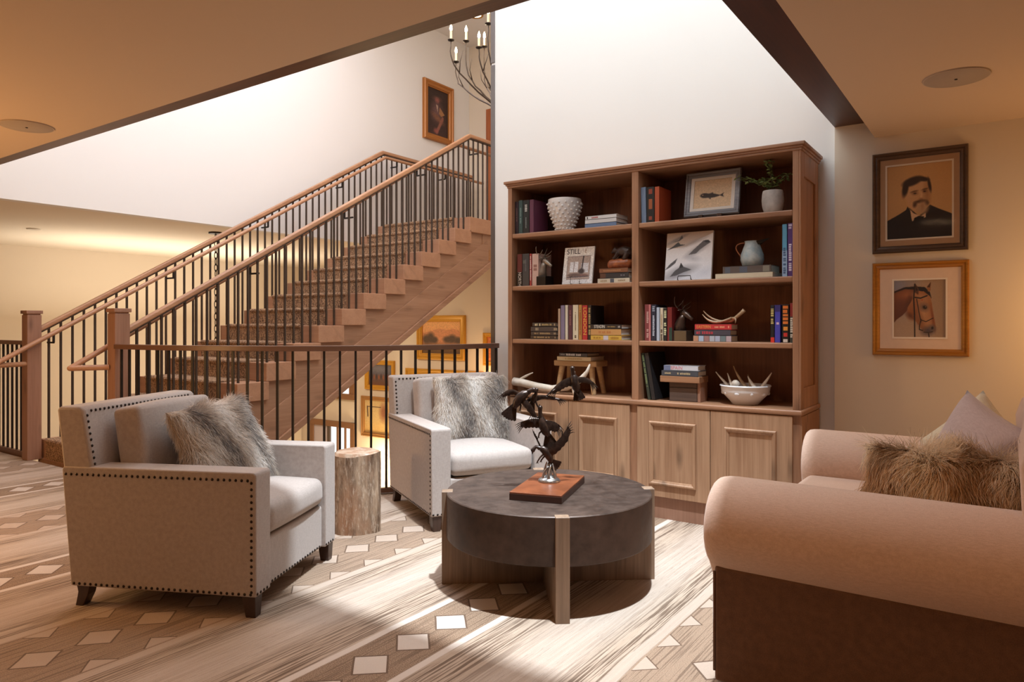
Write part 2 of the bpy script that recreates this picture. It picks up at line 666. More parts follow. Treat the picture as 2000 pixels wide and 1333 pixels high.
def curve_pt(t):
    """curved edge of the opening, t 0..1 from the newel to the wall"""
    a = t * math.pi / 2
    return (-5.60 + 2.22 * math.sin(a), 2.78 + 1.90 * (1 - math.cos(a)))


edge = [curve_pt(i / 24) for i in range(25)]
fl = [(-12.0, -4.2), (4.0, -4.2), (4.0, YW)] + [(edge[-1][0], YW)] + list(reversed(edge)) + [(-12.0, 2.80)]
struct('floor', MB().prism(fl, -0.28, 0.0), MT['carpet'])
struct('trim_1', MB().prism([(x, y) for x, y in edge] + [(x - 0.02, y + 0.025) for x, y in reversed(edge)], -0.34, 0.012), MT['gallery'])
struct('trim_2', MB().box(-12.0, -7.30, 2.80, 2.83, -0.34, 0.02), MT['gallery'])

# walls around the lounge
struct('wall_back', MB().box(-3.445, 4.0, YW, YW + 0.14, -0.3, ZH), MT['wall_white'])
struct('wall_pictures', MB().box(-0.857, 4.0, YW - 0.04, YW + 0.01, 0, ZB), MT['wall_cream'])
struct('wall_right', MB().box(4.0, 4.12, -4.2, YW + 0.1, 0, ZC + 0.3), MT['wall_cream'])
struct('wall_front', MB().box(-12.1, 4.1, -4.32, -4.2, 0, ZC + 0.3), MT['wall_cream'])
struct('baseboard_back', MB().box(-0.93, 4.0, YW - 0.055, YW - 0.04, 0, 0.12), MT['post'])
# low ceiling over the seating area (an L round the light well) and its beams
struct('ceiling', MB().box(-12.0, 4.0, -4.2, 1.92, ZC, 2.62).box(-0.64, 4.0, 1.92, YW, ZC, 2.62), MT['ceiling'])
struct('trim_3', MB().box(XH, -0.64, 1.92, 2.17, ZB, 2.62), MT['beam'])
struct('trim_4', MB().box(-0.857, -0.64, 2.17, YW, ZB, 2.62), MT['beam_y'])
# upper walls of the light well and the stairwell
struct('wall_well_front', MB().box(XH - 0.12, -0.6, 2.02, 2.168, 2.62, ZH), MT['wall_white'])
struct('wall_well_right', MB().box(-0.855, -0.72, 2.168, YW, 2.62, ZH), MT['wall_white'])
struct('wall_high', MB().box(XH - 0.12, XH, 2.17, YE, 2.36, ZH), MT['wall_white'])
struct('wall_end', MB().box(-12.0, -3.3, YE, YE + 0.12, ZL, ZH), MT['wall_cream'])
struct('wall_stairwell_right', MB().box(-3.445, -3.33, YW + 0.14, YE, ZL, ZH), MT['wall_white'])
struct('ceiling_high', MB().box(XH - 0.12, -0.6, 2.02, YE + 0.1, ZH, ZH + 0.1), MT['wall_white'])
# left room, open to the floor below
struct('wall_left', MB().box(-11.95, -11.83, -4.2, YE, ZL, 2.6), MT['wall_cream'])
struct('ceiling_left', MB().box(-11.9, XH - 0.12, 1.92, YE, 2.36, 2.46), MT['ceiling_left'])
struct('floor_lower', MB().box(-12.0, -3.3, 1.0, YE, ZL - 0.1, ZL), plain((150, 122, 92), 0.8))
struct('wall_lower_front', MB().box(-12.0, -3.3, 1.9, 2.0, ZL, -0.28), MT['wall_cream'])
# steel corner guard on the free end of the bookcase wall, in two lengths
struct('trim_5', MB().box(-3.452, -3.412, YW - 0.006, YW + 0.02, 0.0, 3.32).box(-3.452, -3.412, YW - 0.006, YW + 0.02, 3.335, ZH), MT['steel'], bevel=0.003)
# brown door casing on the end wall, top of the stair
struct('trim_6', MB().box(-7.12, -7.00, YE - 0.03, YE, 2.58, 4.78).box(-7.0, -6.1, YE - 0.03, YE, 4.66, 4.78), wood('casing_wood', (190, 112, 66), (150, 84, 48), 'Z', 0.45, 0.0))


# ---------------------------------------------------------------- lower door and windows
PANE = emit('bright_window', (1.0, 0.98, 0.95), 1.25)
case_m = plain((140, 98, 66), 0.5)
d1 = struct('door_1', MB().box(-11.55, -11.43, YE - 0.06, YE, ZL, -0.68).box(-10.36, -10.24, YE - 0.06, YE, ZL, -0.68).box(-11.55, -10.24, YE - 0.07, YE, -0.79, -0.68), case_m, bevel=0.006)
MB().box(-11.43, -11.02, YE - 0.03, YE - 0.005, ZL, -0.79).build('door_leaf', plain((206, 196, 204), 0.4), d1)
MB().box(-11.02, -10.94, YE - 0.05, YE - 0.005, ZL, -0.79).build('door_stile', plain((96, 80, 70), 0.5), d1)
MB().box(-10.94, -10.36, YE - 0.015, YE - 0.006, ZL, -0.79).build('door_pane', PANE, d1)
for z in (-1.32, -1.86, -2.4):
    MB().box(-10.94, -10.36, YE - 0.04, YE - 0.012, z - 0.018, z + 0.018).build('muntin', case_m, d1)
for x in (-10.74, -10.52):
    MB().box(x - 0.02, x + 0.02, YE - 0.04, YE - 0.012, ZL, -0.79).build('muntin', case_m, d1)
w1 = struct('window_1', MB().box(-11.45, -10.27, YE - 0.06, YE, -0.24, -0.13).box(-10.40, -10.27, YE - 0.05, YE, -0.13, 1.0).box(-11.45, -11.33, YE - 0.05, YE, -0.13, 1.0).box(-11.45, -10.27, YE - 0.05, YE, 0.92, 1.04), case_m, bevel=0.006)
MB().box(-11.33, -10.40, YE - 0.012, YE - 0.004, -0.13, 0.92).build('window_pane', PANE, w1)
MB().box(-11.33, -10.40, YE - 0.03, YE - 0.01, 0.0, 0.035).build('muntin', plain((170, 170, 180), 0.5), w1)

# ================================================================ STAIRCASE
RISE, GO = 0.172, 0.302
Y1 = 2.884
XL, XR = -7.26, -5.60


def ynose(i):
    return Y1 + (i - 1) * GO


def zstep(i):
    return i * RISE


def znose_line(y):
    return zstep(1) + (y - Y1) / GO * RISE


stair = thing('staircase', 'straight wooden staircase with brown woven carpet runner rising beside the gallery', 'staircase', (0, 0, 0))
# sloped body below the steps, and the level landing
body = [(2.86, -0.26), (2.86, 0.0), (Y1 + 0.05, znose_line(Y1 + 0.05) - RISE - 0.01), (7.20, 2.395), (7.42, 2.395), (7.42, 2.0 - 0.06), (3.69, -0.26)]
MB().prism(body, XL + 0.02, XR - 0.045, 'YZ').build('stair_body', MT['stair_side'], stair)
lo = [(4.02, -0.26)]


def off(y, d):
    return znose_line(y) - d


lower = [(3.25, max(off(3.25, 0.495), -0.26)), (7.55, off(7.55, 0.495)), (7.55, off(7.55, 0.80)), (3.86, off(3.86, 0.80)), (3.86 - 0.36, -0.26), (3.25, -0.26)]
lower = [(3.28, -0.25), (3.37, off(3.37, 0.495) if off(3.37, 0.495) > -0.25 else -0.25), (7.55, off(7.55, 0.495)), (7.55, off(7.55, 0.80)), (3.86, off(3.86, 0.80) if off(3.86, .8) > -0.26 else -0.26)]
MB().prism(lower, XR - 0.05, XR - 0.030, 'YZ').build('stringer_band', MT['stair_side'], stair, bevel=0.004)
ledge = [(3.80, off(3.80, 0.80)), (7.60, off(7.60, 0.80)), (7.60, off(7.60, 0.875)), (3.80, off(3.80, 0.875))]
MB().prism(ledge, XR - 0.12, XR - 0.005, 'YZ').build('stringer_trim', MT['stair_side'], stair, bevel=0.004)
MB().prism([(a, b) for a, b in ledge], XL + 0.0, XL + 0.1, 'YZ').build('stringer_trim', MT['stair_side'], stair)
MB().box(XL, XR - 0.036, 7.42, YE, 2.20, 2.40).build('landing_frame', MT['stair_side'], stair)
# end-grain wooden step blocks
blk = wood('step_block', (190, 145, 114), (168, 123, 94), 'X', 0.5, 0.15)
for i in range(1, 15):
    MB().box(XL, XR, ynose(i), ynose(i) + GO + 0.03, zstep(i) - RISE + 0.002, zstep(i)).build('step', blk, stair, bevel=0.004, seg=1)
MB().box(XL, XR, ynose(15), YE, zstep(15) - 0.19, zstep(15)).build('landing', blk, stair, bevel=0.004, seg=1)
# one continuous carpet runner
ck = NT('runner_weave')
wv = ck.noise(ck.coords((70, 95, 95)), 1.0, 2)
wv2 = ck.noise(ck.coords((130, 30, 30)), 1.0, 2)
f_ = ck.step(ck.m('ADD', ck.m('MULTIPLY', wv, 0.55), ck.m('MULTIPLY', wv2, 0.45)), 0.42, 0.60)
runner_m = ck.surf(ck.mix(f_, lin((98, 72, 54)), lin((194, 156, 120))), 0.97, 0, ck.bump(wv, 0.6, 0.01))
run = MB()
cx0, cx1 = -7.12, -5.86
for i in range(1, 16):
    y, z = ynose(i), zstep(i)
    run.box(cx0, cx1, y - 0.012, y + 0.002, z - RISE + (0.0 if i > 1 else 0.002), z - 0.012)
    run.prism([(y - 0.022, z - 0.020), (y - 0.026, z - 0.004), (y - 0.020, z + 0.010), (y - 0.006, z + 0.016), (y + 0.03, z + 0.014), (y + 0.03, z - 0.02)], cx0, cx1, 'YZ')
    run.box(cx0, cx1, y + 0.028, (ynose(i + 1) - 0.010) if i < 15 else YE - 0.05, z - 0.004, z + 0.013)
run.build('carpet_runner', runner_m, stair)

# ---------------------------------------------------------------- stair railings


def newel(x, y, parent=None):
    mb = MB().box(x - 0.058, x + 0.058, y - 0.058, y + 0.058, 0.0, 1.300)
    o = mb.build('newel_post', MT['post'], parent, bevel=0.004)
    MB().box(x - 0.052, x + 0.052, y - 0.052, y + 0.052, 1.30, 1.312).box(x - 0.066, x + 0.066, y - 0.066, y + 0.066, 1.310, 1.340).build('post_cap', MT['post'], parent, bevel=0.003)
    return o


def rail_z(y):
    return 1.200 + (RISE / GO) * (y - 2.87)


def bar_between(mb, p, q, w, h):
    """rectangular bar along Y from p to q (x,y,z of the top centre)"""
    x = p[0]
    mb.prism([(p[1], p[2]), (q[1], q[2]), (q[1], q[2] - h), (p[1], p[2] - h)], x - w / 2, x + w / 2, 'YZ')


def stair_railing(label, x, side, xin, yin0, y_end):
    root = thing('stair_railing', label, 'railing', (0, 0, 0))
    newel(x, 2.80, root)
    YP = 7.17
    mb = MB()
    w, h = 0.062, 0.048
    y0 = 2.858
    pr = [(y0, rail_z(y0)), (YP, rail_z(YP)), (y_end, rail_z(YP)), (y_end, rail_z(YP) - h), (YP + 0.02, rail_z(YP) - h), (y0, rail_z(y0) - h)]
    mb.prism(pr, x - w / 2, x + w / 2, 'YZ').build('top_rail', MT['rail'], root, bevel=0.012, seg=3)
    sub = [(y0, rail_z(y0) - h + 0.002), (YP + 0.02, rail_z(YP) - h + 0.002), (y_end, rail_z(YP) - h + 0.002), (y_end, rail_z(YP) - h - 0.012), (YP + 0.025, rail_z(YP) - h - 0.012), (y0, rail_z(y0) - h - 0.012)]
    MB().prism(sub, x - 0.02, x + 0.02, 'YZ').build('sub_rail', MT['iron'], root)
    b = 0.0085
    k = 0
    y = Y1 + 0.055
    while y < y_end - 0.03:
        if y < 7.11:
            i = int((y - Y1) / GO) + 1
            zb, zt = zstep(i), rail_z(y) - h - 0.004
        else:
            zb, zt = zstep(15), rail_z(min(y, YP)) - h - 0.004
        MB().box(x - b, x + b, y - b, y + b, zb, zt).build('baluster', MT['iron'], root)
        y += GO / 3
        k += 1
    # round grab rail with its return to the newel, and its brackets
    dz = 0.571
    zi0 = 0.885 if side > 0 else 0.862
    YT = 7.12
    zi = zi0 + dz * (YT - yin0)
    px_ = x - 0.02 * side
    pts = [(x - 0.03 * side, 2.742, zi0), (xin, yin0, zi0), (xin, YT, zi), (xin, y_end + 0.12, zi)]
    g = MB()
    r = 0.0215
    g.tube([Vector(pts[0]), Vector(pts[1])], r, 10)
    g.ball(pts[1], r, 10, 6)
    g.tube([Vector(pts[1]), Vector(pts[2])], r, 10)
    g.ball(pts[2], r, 10, 6)
    g.tube([Vector(pts[2]), Vector(pts[3])], r, 10)
    g.build('grab_rail', MT['rail_tube'], root, smooth=60)
    for yb in (2.93, 4.06, 5.21, 6.34, 7.35, 8.4):
        zc = zi0 + dz * (min(yb, YT) - yin0)
        mb = MB().box(xin - 0.008, xin + 0.008, yb - 0.008, yb + 0.008, zc - 0.085, zc - 0.015)
        xa, xb = sorted((xin, x))
        mb.box(xa, xb, yb - 0.008, yb + 0.008, zc - 0.094, zc - 0.078).build('rail_bracket', MT['iron_dark'], root)
    return root


stair_railing('far stair railing against the pale high wall, with its own newel post', -7.22, -1, -7.10, 2.45, 9.24)
stair_railing('near stair railing with newel post beside the curved gallery rail', -5.67, 1, -5.80, 2.506, 9.24)

# ---------------------------------------------------------------- curved gallery railing, left guard railing
gal = thing('gallery_railing', 'curved balcony railing with thin square balusters behind the armchairs', 'railing')


def sweep(pts, w, z0, z1):
    """flat bar following a plan curve"""
    mb = MB()
    n = len(pts)
    vs, fs = [], []
    for i, p in enumerate(pts):
        a = Vector(pts[min(i + 1, n - 1)]) - Vector(pts[max(i - 1, 0)])
        nn = Vector((-a.y, a.x)).normalized() * w / 2
        for s, z in ((1, z0), (-1, z0), (-1, z1), (1, z1)):
            vs.append((p[0] + nn.x * s, p[1] + nn.y * s, z))
    for i in range(n - 1):
        for k in range(4):
            k2 = (k + 1) % 4
            fs.append((i * 4 + k, i * 4 + k2, (i + 1) * 4 + k2, (i + 1) * 4 + k))
    fs += [(3, 2, 1, 0), tuple((n - 1) * 4 + k for k in range(4))]
    return mb.add(vs, fs)


gp = [curve_pt(i / 40) for i in range(41)]
gp = [(x + 0.03 * math.sin(i / 40 * math.pi / 2), y - 0.0 - 0.03 * math.cos(i / 40 * math.pi / 2)) for i, (x, y) in enumerate(gp)]
gp = [g for g in gp if g[1] < YW - 0.02]
sweep(gp, 0.052, 1.028, 1.066).build('top_rail', MT['gallery'], gal, bevel=0.004)
sweep(gp, 0.036, 0.012, 0.042).build('bottom_rail', MT['gallery'], gal)
L = 0.0
nxt = 0.07
for a, b in zip(gp[:-1], gp[1:]):
    seg_l = math.dist(a, b)
    while L + seg_l > nxt:
        t = (nxt - L) / seg_l
        x, y = a[0] + (b[0] - a[0]) * t, a[1] + (b[1] - a[1]) * t
        ang = math.atan2(b[1] - a[1], b[0] - a[0])
        o = MB().box(-0.0078, 0.0078, -0.0078, 0.0078, 0.04, 1.03).build('baluster', MT['iron_dark'], gal)
        o.location = (x, y, 0)
        o.rotation_euler = (0, 0, ang)
        nxt += 0.108
    L += seg_l

lg = thing('guard_railing', 'straight guard railing left of the far newel post', 'railing')
MB().box(-10.2, -7.279, 2.79, 2.84, 1.028, 1.066).build('top_rail', MT['gallery'], lg, bevel=0.004)
MB().box(-10.2, -7.279, 2.80, 2.83, 0.02, 0.05).build('bottom_rail', MT['gallery'], lg)
for k in range(28):
    x = -7.38 - k * 0.1
    MB().box(x - 0.0078, x + 0.0078, 2.807, 2.823, 0.045, 1.03).build('baluster', MT['iron_dark'], lg)

# chain hanging from the left room's ceiling
ch = thing('hanging_chain', 'dark iron chain hanging from the ceiling behind the far stair railing', 'chain', (-8.10, 5.18, 2.36))
MB().lathe([(0.085, -0.02), (0.085, 0.0)], 20).build('ceiling_plate', MT['iron_dark'], ch)
for k in range(32):
    a = [(0.020 * math.cos(t) * 0.9, 0, 0.048 * math.sin(t)) for t in (2 * math.pi * j / 12 for j in range(13))]
    o = MB().tube(a, 0.0055, 5, cap=False).build('chain_link', MT['iron_dark'], ch, smooth=180)
    o.location = (0, 0, -0.06 - k * 0.076)
    o.rotation_euler = (0, 0, R(30 if k % 2 else 120))
# ================================================================ ARMCHAIRS


def nail_line(mb, pts, normal, gap=0.0265, r=0.0068):
    normal = Vector(normal).normalized()
    q = normal.to_track_quat('Z', 'Y').to_matrix().to_4x4()
    pts = [Vector(p) for p in pts]
    carry = 0.0
    for a, b in zip(pts[:-1], pts[1:]):
        Lg = (b - a).length
        s = carry
        while s <= Lg:
            p = a + (b - a) * (s / Lg)
            mb.ball((0, 0, 0), (r, r, r * 0.55), 7, 2, M=Matrix.Translation(p) @ q, top_only=True)
            s += gap
        carry = s - Lg


def make_armchair(label, loc, rz):
    t = thing('armchair', label, 'armchair', loc, rz, None)
    lin_m = MT['linen']
    hw = 0.400
    aw = 0.122
    # back, raked: an extruded side profile with soft edges
    prof = [(-0.456, 0.09), (-0.500, 0.60), (-0.530, 0.845), (-0.522, 0.862), (-0.415, 0.862), (-0.398, 0.845), (-0.355, 0.60), (-0.34, 0.30), (-0.34, 0.09)]
    MB().prism([(x, z) for x, z in prof], -hw + 0.004, hw - 0.004, 'XZ').build('back', lin_m, t, bevel=0.014, seg=3, smooth=40)
    for s in (-1, 1):
        y0, y1 = sorted((s * hw, s * (hw - aw)))
        MB().prism([(-0.456, 0.09), (-0.500, 0.590), (-0.492, 0.605), (0.395, 0.605), (0.405, 0.595), (0.405, 0.09)], y0, y1, 'XZ').build('arm', lin_m, t, bevel=0.012, seg=3, smooth=40)
    MB().box(-0.35, 0.388, -(hw - aw), hw - aw, 0.09, 0.300).build('seat_base', lin_m, t, bevel=0.012, seg=3, smooth=40)
    sw = 2 * (hw - aw) - 0.006
    MB().rbox((0.075, 0, 0.378), (0.655, sw, 0.135), 0.042, (0.012, 0.0, 0.030)).build('seat_cushion', lin_m, t, smooth=180, merge=True)
    bc = MB().rbox((0, 0, 0), (0.135, sw + 0.0, 0.44), 0.026, (0.028, 0.0, 0.012))
    bc.build('back_cushion', lin_m, t, smooth=180, merge=True, M=TR(-0.262, 0, 0.630) @ RY(-9))
    # legs: tapered front legs, sabre back legs
    for s in (-1, 1):
        y = s * (hw - 0.038)
        mb = MB()
        a, b = 0.030, 0.022
        mb.add([(0.367 - a, y - a, 0.095), (0.367 + a, y - a, 0.095), (0.367 + a, y + a, 0.095), (0.367 - a, y + a, 0.095),
                (0.372 - b, y - b, 0), (0.372 + b, y - b, 0), (0.372 + b, y + b, 0), (0.372 - b, y + b, 0)],
               [(0, 1, 2, 3), (7, 6, 5, 4), (0, 4, 5, 1), (1, 5, 6, 2), (2, 6, 7, 3), (3, 7, 4, 0)])
        mb.build('leg', MT['leg'], t, bevel=0.002)
        sab = [(-0.44, 0.095), (-0.375, 0.095), (-0.385, 0.05), (-0.41, 0.0), (-0.445, 0.0), (-0.438, 0.03), (-0.432, 0.06)]
        MB().prism(sab, y - 0.024, y + 0.024, 'XZ').build('leg', MT['leg'], t, bevel=0.002)
    # rows of nail heads
    nb = MB()

    def bx(z):   # x of the back's front face at height z
        return -0.355 - (z - 0.60) * (0.043 / 0.245) + 0.001
    e = hw - 0.022
    for s in (-1, 1):
        nail_line(nb, [(bx(0.615), s * e, 0.615), (bx(0.842), s * e, 0.842)], (1, 0, 0.12))
        yo = s * (hw + 0.0005)
        nail_line(nb, [(-0.480, yo, 0.572), (0.385, yo, 0.572), (0.385, yo, 0.108)], (0, s, 0))
        nail_line(nb, [(-0.44, yo, 0.102), (0.385, yo, 0.102)], (0, s, 0))
        ya, yb = sorted((s * (hw - 0.012), s * (hw - aw + 0.01)))
        nail_line(nb, [(0.4055, ya, 0.102), (0.4055, yb, 0.102)], (1, 0, 0))
    nail_line(nb, [(bx(0.842), -e + 0.026, 0.842), (bx(0.842), e - 0.02, 0.842)], (1, 0, 0.12))
    nail_line(nb, [(0.3885, -0.26, 0.102), (0.3885, 0.26, 0.102)], (1, 0, 0))
    nb.build('nail_heads', MT['nail'], t, smooth=180, kind='stuff')
    return t


C1 = (-3.080, 1.994)
A1 = math.atan2(0.429, 0.903)
C2 = (-2.916, 3.689)
A2 = math.atan2(-0.491, 0.871)
ch1 = make_armchair('beige linen armchair with nail heads in the left foreground', (C1[0], C1[1], 0), A1)
ch2 = copy_tree(ch1)
ch2.location = (C2[0], C2[1], 0)
ch2.rotation_euler = (0, 0, A2)
tag(ch2, 'beige linen armchair with nail heads between tree stump table and bookcase', 'armchair')
ch1['group'] = ch2['group'] = 'nail-head armchairs'

# ---------------------------------------------------------------- fur


def hair_mat(name):
    k = NT(name)
    a = k.n('Attribute', attribute_name='fcol')
    hi = k.n('HairInfo')
    tip = k.step(hi.outputs['Intercept'], 0.55, 1.0)
    a2 = k.n('Attribute', attribute_name='tipc')
    col = k.mix(tip, a.outputs['Color'], a2.outputs['Color'])
    k.surf(col, 0.7)
    pr = k.out.inputs[0].links[0].from_socket
    tl = k.n('BsdfTranslucent', {'Color': col})
    mx = k.n('MixShader', {0: 0.4, 1: pr, 2: tl.outputs[0]})
    k.t.links.new(mx.outputs[0], k.out.inputs[0])
    return k.mat


HAIR = hair_mat('faux_fur')


def pillow_mesh(w, h, t, n=22, pinch=0.05, power=2.4):
    """two-sided pillow in local XZ, thickness along Y"""
    mb = MB()
    g = np.linspace(-1, 1, n)
    for s in (-1, 1):
        vs = []
        for v in g:
            for u in g:
                th = (max(0, 1 - abs(u) ** power) * max(0, 1 - abs(v) ** power)) ** 0.5
                x = u * w / 2 * (1 - pinch * (1 - v * v))
                z = v * h / 2 * (1 - pinch * (1 - u * u))
                vs.append((x, s * t / 2 * th, z))
        fs = []
        for j in range(n - 1):
            for i in range(n - 1):
                q = (j * n + i, j * n + i + 1, (j + 1) * n + i + 1, (j + 1) * n + i)
                fs.append(q if s < 0 else tuple(reversed(q)))
        mb.add(vs, fs)
    return mb


def fur_pillow(label, M, w, h, t, count, length, color_fn, base, droop=1.0, group=None, rad=0.0006, seed=3, lay=0.95):
    """a pillow whose long fur lies down its face; color_fn(u,v,r)-> root colour, tip colour"""
    mb = pillow_mesh(w, h, t)
    o = mb.build('fur_pillow', base, None, smooth=180, merge=True)
    o.matrix_world = M
    tag(o, label, 'pillow', group)
    rs = np.random.RandomState(seed)
    me = o.data
    me.calc_loop_triangles()
    V = np.array([v.co[:] for v in me.vertices])
    T = np.array([tr.vertices[:] for tr in me.loop_triangles])
    A, B, Cc = V[T[:, 0]], V[T[:, 1]], V[T[:, 2]]
    N = np.cross(B - A, Cc - A)
    ar = np.linalg.norm(N, axis=1)
    sg = np.sign(N[:, 1] * (A + B + Cc)[:, 1])
    N = N * np.where(sg == 0, 1.0, sg)[:, None]
    N = N / (ar[:, None] + 1e-12)
    pk = rs.choice(len(T), count, p=ar / ar.sum())
    r1, r2 = rs.rand(count, 1) ** 0.5, rs.rand(count, 1)
    P = A[pk] * (1 - r1) + B[pk] * r1 * (1 - r2) + Cc[pk] * r1 * r2
    nn = N[pk]
    u, v = P[:, 0] / (w / 2), P[:, 2] / (h / 2)
    down = np.array([0, 0, -1.0])
    flow = down + 0.0 * nn
    flow = flow - nn * (flow * nn).sum(1, keepdims=True) * 0.9
    cl = np.stack([np.sin(u * 9 + v * 4 + 1.3), np.zeros(count), np.cos(u * 7 - v * 5)], -1) * 0.28
    ln = length * (0.55 + 0.75 * rs.rand(count, 1))
    d0 = nn * (1.0 - lay * 0.6) + flow * lay + cl + rs.normal(0, 0.22, (count, 3))
    d0 /= np.linalg.norm(d0, axis=1, keepdims=True)
    d1 = d0 + flow * 0.7 * droop + rs.normal(0, 0.15, (count, 3)) + cl
    d1 /= np.linalg.norm(d1, axis=1, keepdims=True)
    ts = np.array([0, 0.3, 0.6, 0.85, 1.0])
    pts = np.stack([P + ln * (d0 * tt * (1 - tt * 0.5) + d1 * tt * tt * 0.5) for tt in ts], 1)
    hc = bpy.data.hair_curves.new('fur')
    hc.add_curves([5] * count)
    hc.attributes['position'].data.foreach_set('vector', pts.astype(np.float32).ravel())
    ra = hc.attributes.get('radius') or hc.attributes.new('radius', 'FLOAT', 'POINT')
    ra.data.foreach_set('value', np.tile(np.array([1.0, 1.0, 0.85, 0.6, 0.25]) * rad, count).astype(np.float32))
    c0, c1 = color_fn(u, v, rs)
    for nm, c in (('fcol', c0), ('tipc', c1)):
        at = hc.attributes.new(nm, 'FLOAT_COLOR', 'CURVE')
        at.data.foreach_set('color', np.concatenate([c, np.ones((count, 1))], 1).astype(np.float32).ravel())
    hc.materials.append(HAIR)
    f = bpy.data.objects.new('fur', hc)
    COL.objects.link(f)
    f.parent = o
    f['kind'] = 'stuff'
    return o


def lerp_cols(f, cols):
    cols = np.array([lin(c) for c in cols])
    f = np.clip(f, 0, 0.9999) * (len(cols) - 1)
    i = f.astype(int)
    a = (f - i)[:, None]
    return cols[i] * (1 - a) + cols[i + 1] * a


def grey_fur(u, v, rs):
    wob = 0.5 * np.sin(v * 3.1 + u * 2.0) * 0.35
    band = 0.5 + 0.5 * np.sin((u * 1.0 + wob) * 6.2 + 0.6)
    patch = 0.5 + 0.5 * np.sin(u * 17 + 2.3 * np.sin(v * 9)) * np.sin(v * 11 + u * 3)
    f = 0.13 + band * 0.62 + patch * 0.25 + rs.normal(0, 0.17, len(u))
    c = lerp_cols(f, [(112, 106, 104), (176, 166, 160), (222, 208, 194), (246, 240, 232), (255, 252, 250)])
    tip = c * np.where(rs.rand(len(u), 1) < 0.30, 0.30, 1.0)
    edge = np.clip((np.abs(u) - 0.85) * 6, 0, 1)[:, None]
    c = c * (1 - edge) + np.array(lin((205, 186, 162))) * edge
    return c, tip


def brown_fur(u, v, rs):
    band = 0.5 + 0.5 * np.sin((u + 0.12 * np.sin(v * 4)) * 8.2 - 1.4)
    patch = 0.5 + 0.5 * np.sin(u * 19 + 3 * np.sin(v * 7))
    top = np.clip((v - 0.55) * 2.2, 0, 1)
    f = band * 0.66 + patch * 0.16 + rs.normal(0, 0.16, len(u)) + 0.42
    c = lerp_cols(f, [(84, 64, 52), (166, 126, 88), (214, 172, 124), (240, 208, 164), (252, 236, 210)])
    c = c * (1 - 0.5 * top[:, None]) + np.array(lin((250, 240, 224))) * 0.5 * top[:, None] * (0.4 + 0.6 * (band[:, None] > 0.35))
    tip = c * np.where(rs.rand(len(u), 1) < 0.25, 0.25, 1.0)
    return c, tip


def chair_M(C, A, p, tilt, yaw=0, roll=0):
    """pillow frame in a chair: local -Y of the pillow looks along the chair's +X"""
    return TR(C[0], C[1], 0) @ Matrix.Rotation(A, 4, 'Z') @ TR(*p) @ RZ(90 + yaw) @ RX(tilt) @ RY(roll)


fur_base = plain((170, 156, 142), 0.9)
fur_pillow('grey and white faux fur pillow on the left foreground armchair', chair_M(C1, A1, (0.005, 0.02, 0.635), -26, -10, -4), 0.50, 0.45, 0.17, 26000, 0.050, grey_fur, fur_base, group='fur pillows on the armchairs', seed=3)
fur_pillow('grey and white faux fur pillow on the armchair near the bookcase', chair_M(C2, A2, (-0.075, 0.055, 0.650), -17, -4, 0), 0.51, 0.45, 0.16, 26000, 0.050, grey_fur, fur_base, group='fur pillows on the armchairs', seed=8)

# ================================================================ SOFA
SY0, SY1 = 2.365, 3.945
SX0, SX1 = -0.828, 0.26
sofa = thing('sofa', 'dusty beige roll-arm sofa at the right edge below the portraits', 'sofa', (SX0, SY0, 0))
sofa.rotation_euler = (0, 0, R(0.0))
sf = MT['sofa']
SL = SX1 - SX0
SW = SY1 - SY0


def arm_profile(flip):
    """roll arm in the YZ plane; y grows inwards, outer face at 0"""
    pts = [(0.0, 0.05), (0.0, 0.382)]
    cy, cz, ry, rz_ = 0.108, 0.526, 0.165, 0.162
    for k in range(19):
        a = R(232 - k * (232 + 20) / 18)
        pts.append((cy + ry * math.cos(a), cz + rz_ * math.sin(a)))
    pts += [(0.245, 0.40), (0.24, 0.05)]
    return [(SW - y, z) for y, z in pts] if flip else pts


for fl_ in (False, True):
    pr = arm_profile(fl_)
    roll = pr[2:]
    # padded roll
    a_ = MB()
    n = len(roll)
    cxm = sum(p[0] for p in roll) / n
    czm = sum(p[1] for p in roll) / n
    xs = [(-0.012, 0.80), (-0.010, 0.90), (0.0, 0.955), (0.02, 0.985), (0.05, 1.0), (SL - 0.1, 1.0), (SL, 1.0)]
    vs, fs = [], []
    for x, s in xs:
        for (y, z) in roll:
            vs.append((x, cxm + (y - cxm) * s, czm + (z - czm) * s))
    for i in range(len(xs) - 1):
        for k in range(n):
            k2 = (k + 1) % n
            fs.append((i * n + k, i * n + k2, (i + 1) * n + k2, (i + 1) * n + k))
    fs += [tuple(range(n)), tuple((len(xs) - 1) * n + k for k in range(n))]
    a_.add(vs, fs).build('rolled_arm', sf, sofa, smooth=50)
    y0, y1 = (0.0, 0.23) if not fl_ else (SW - 0.23, SW)
    MB().box(0.012, SL, y0, y1, 0.015, 0.405).build('arm_panel', MT['suede'], sofa, bevel=0.012, seg=3, smooth=40)
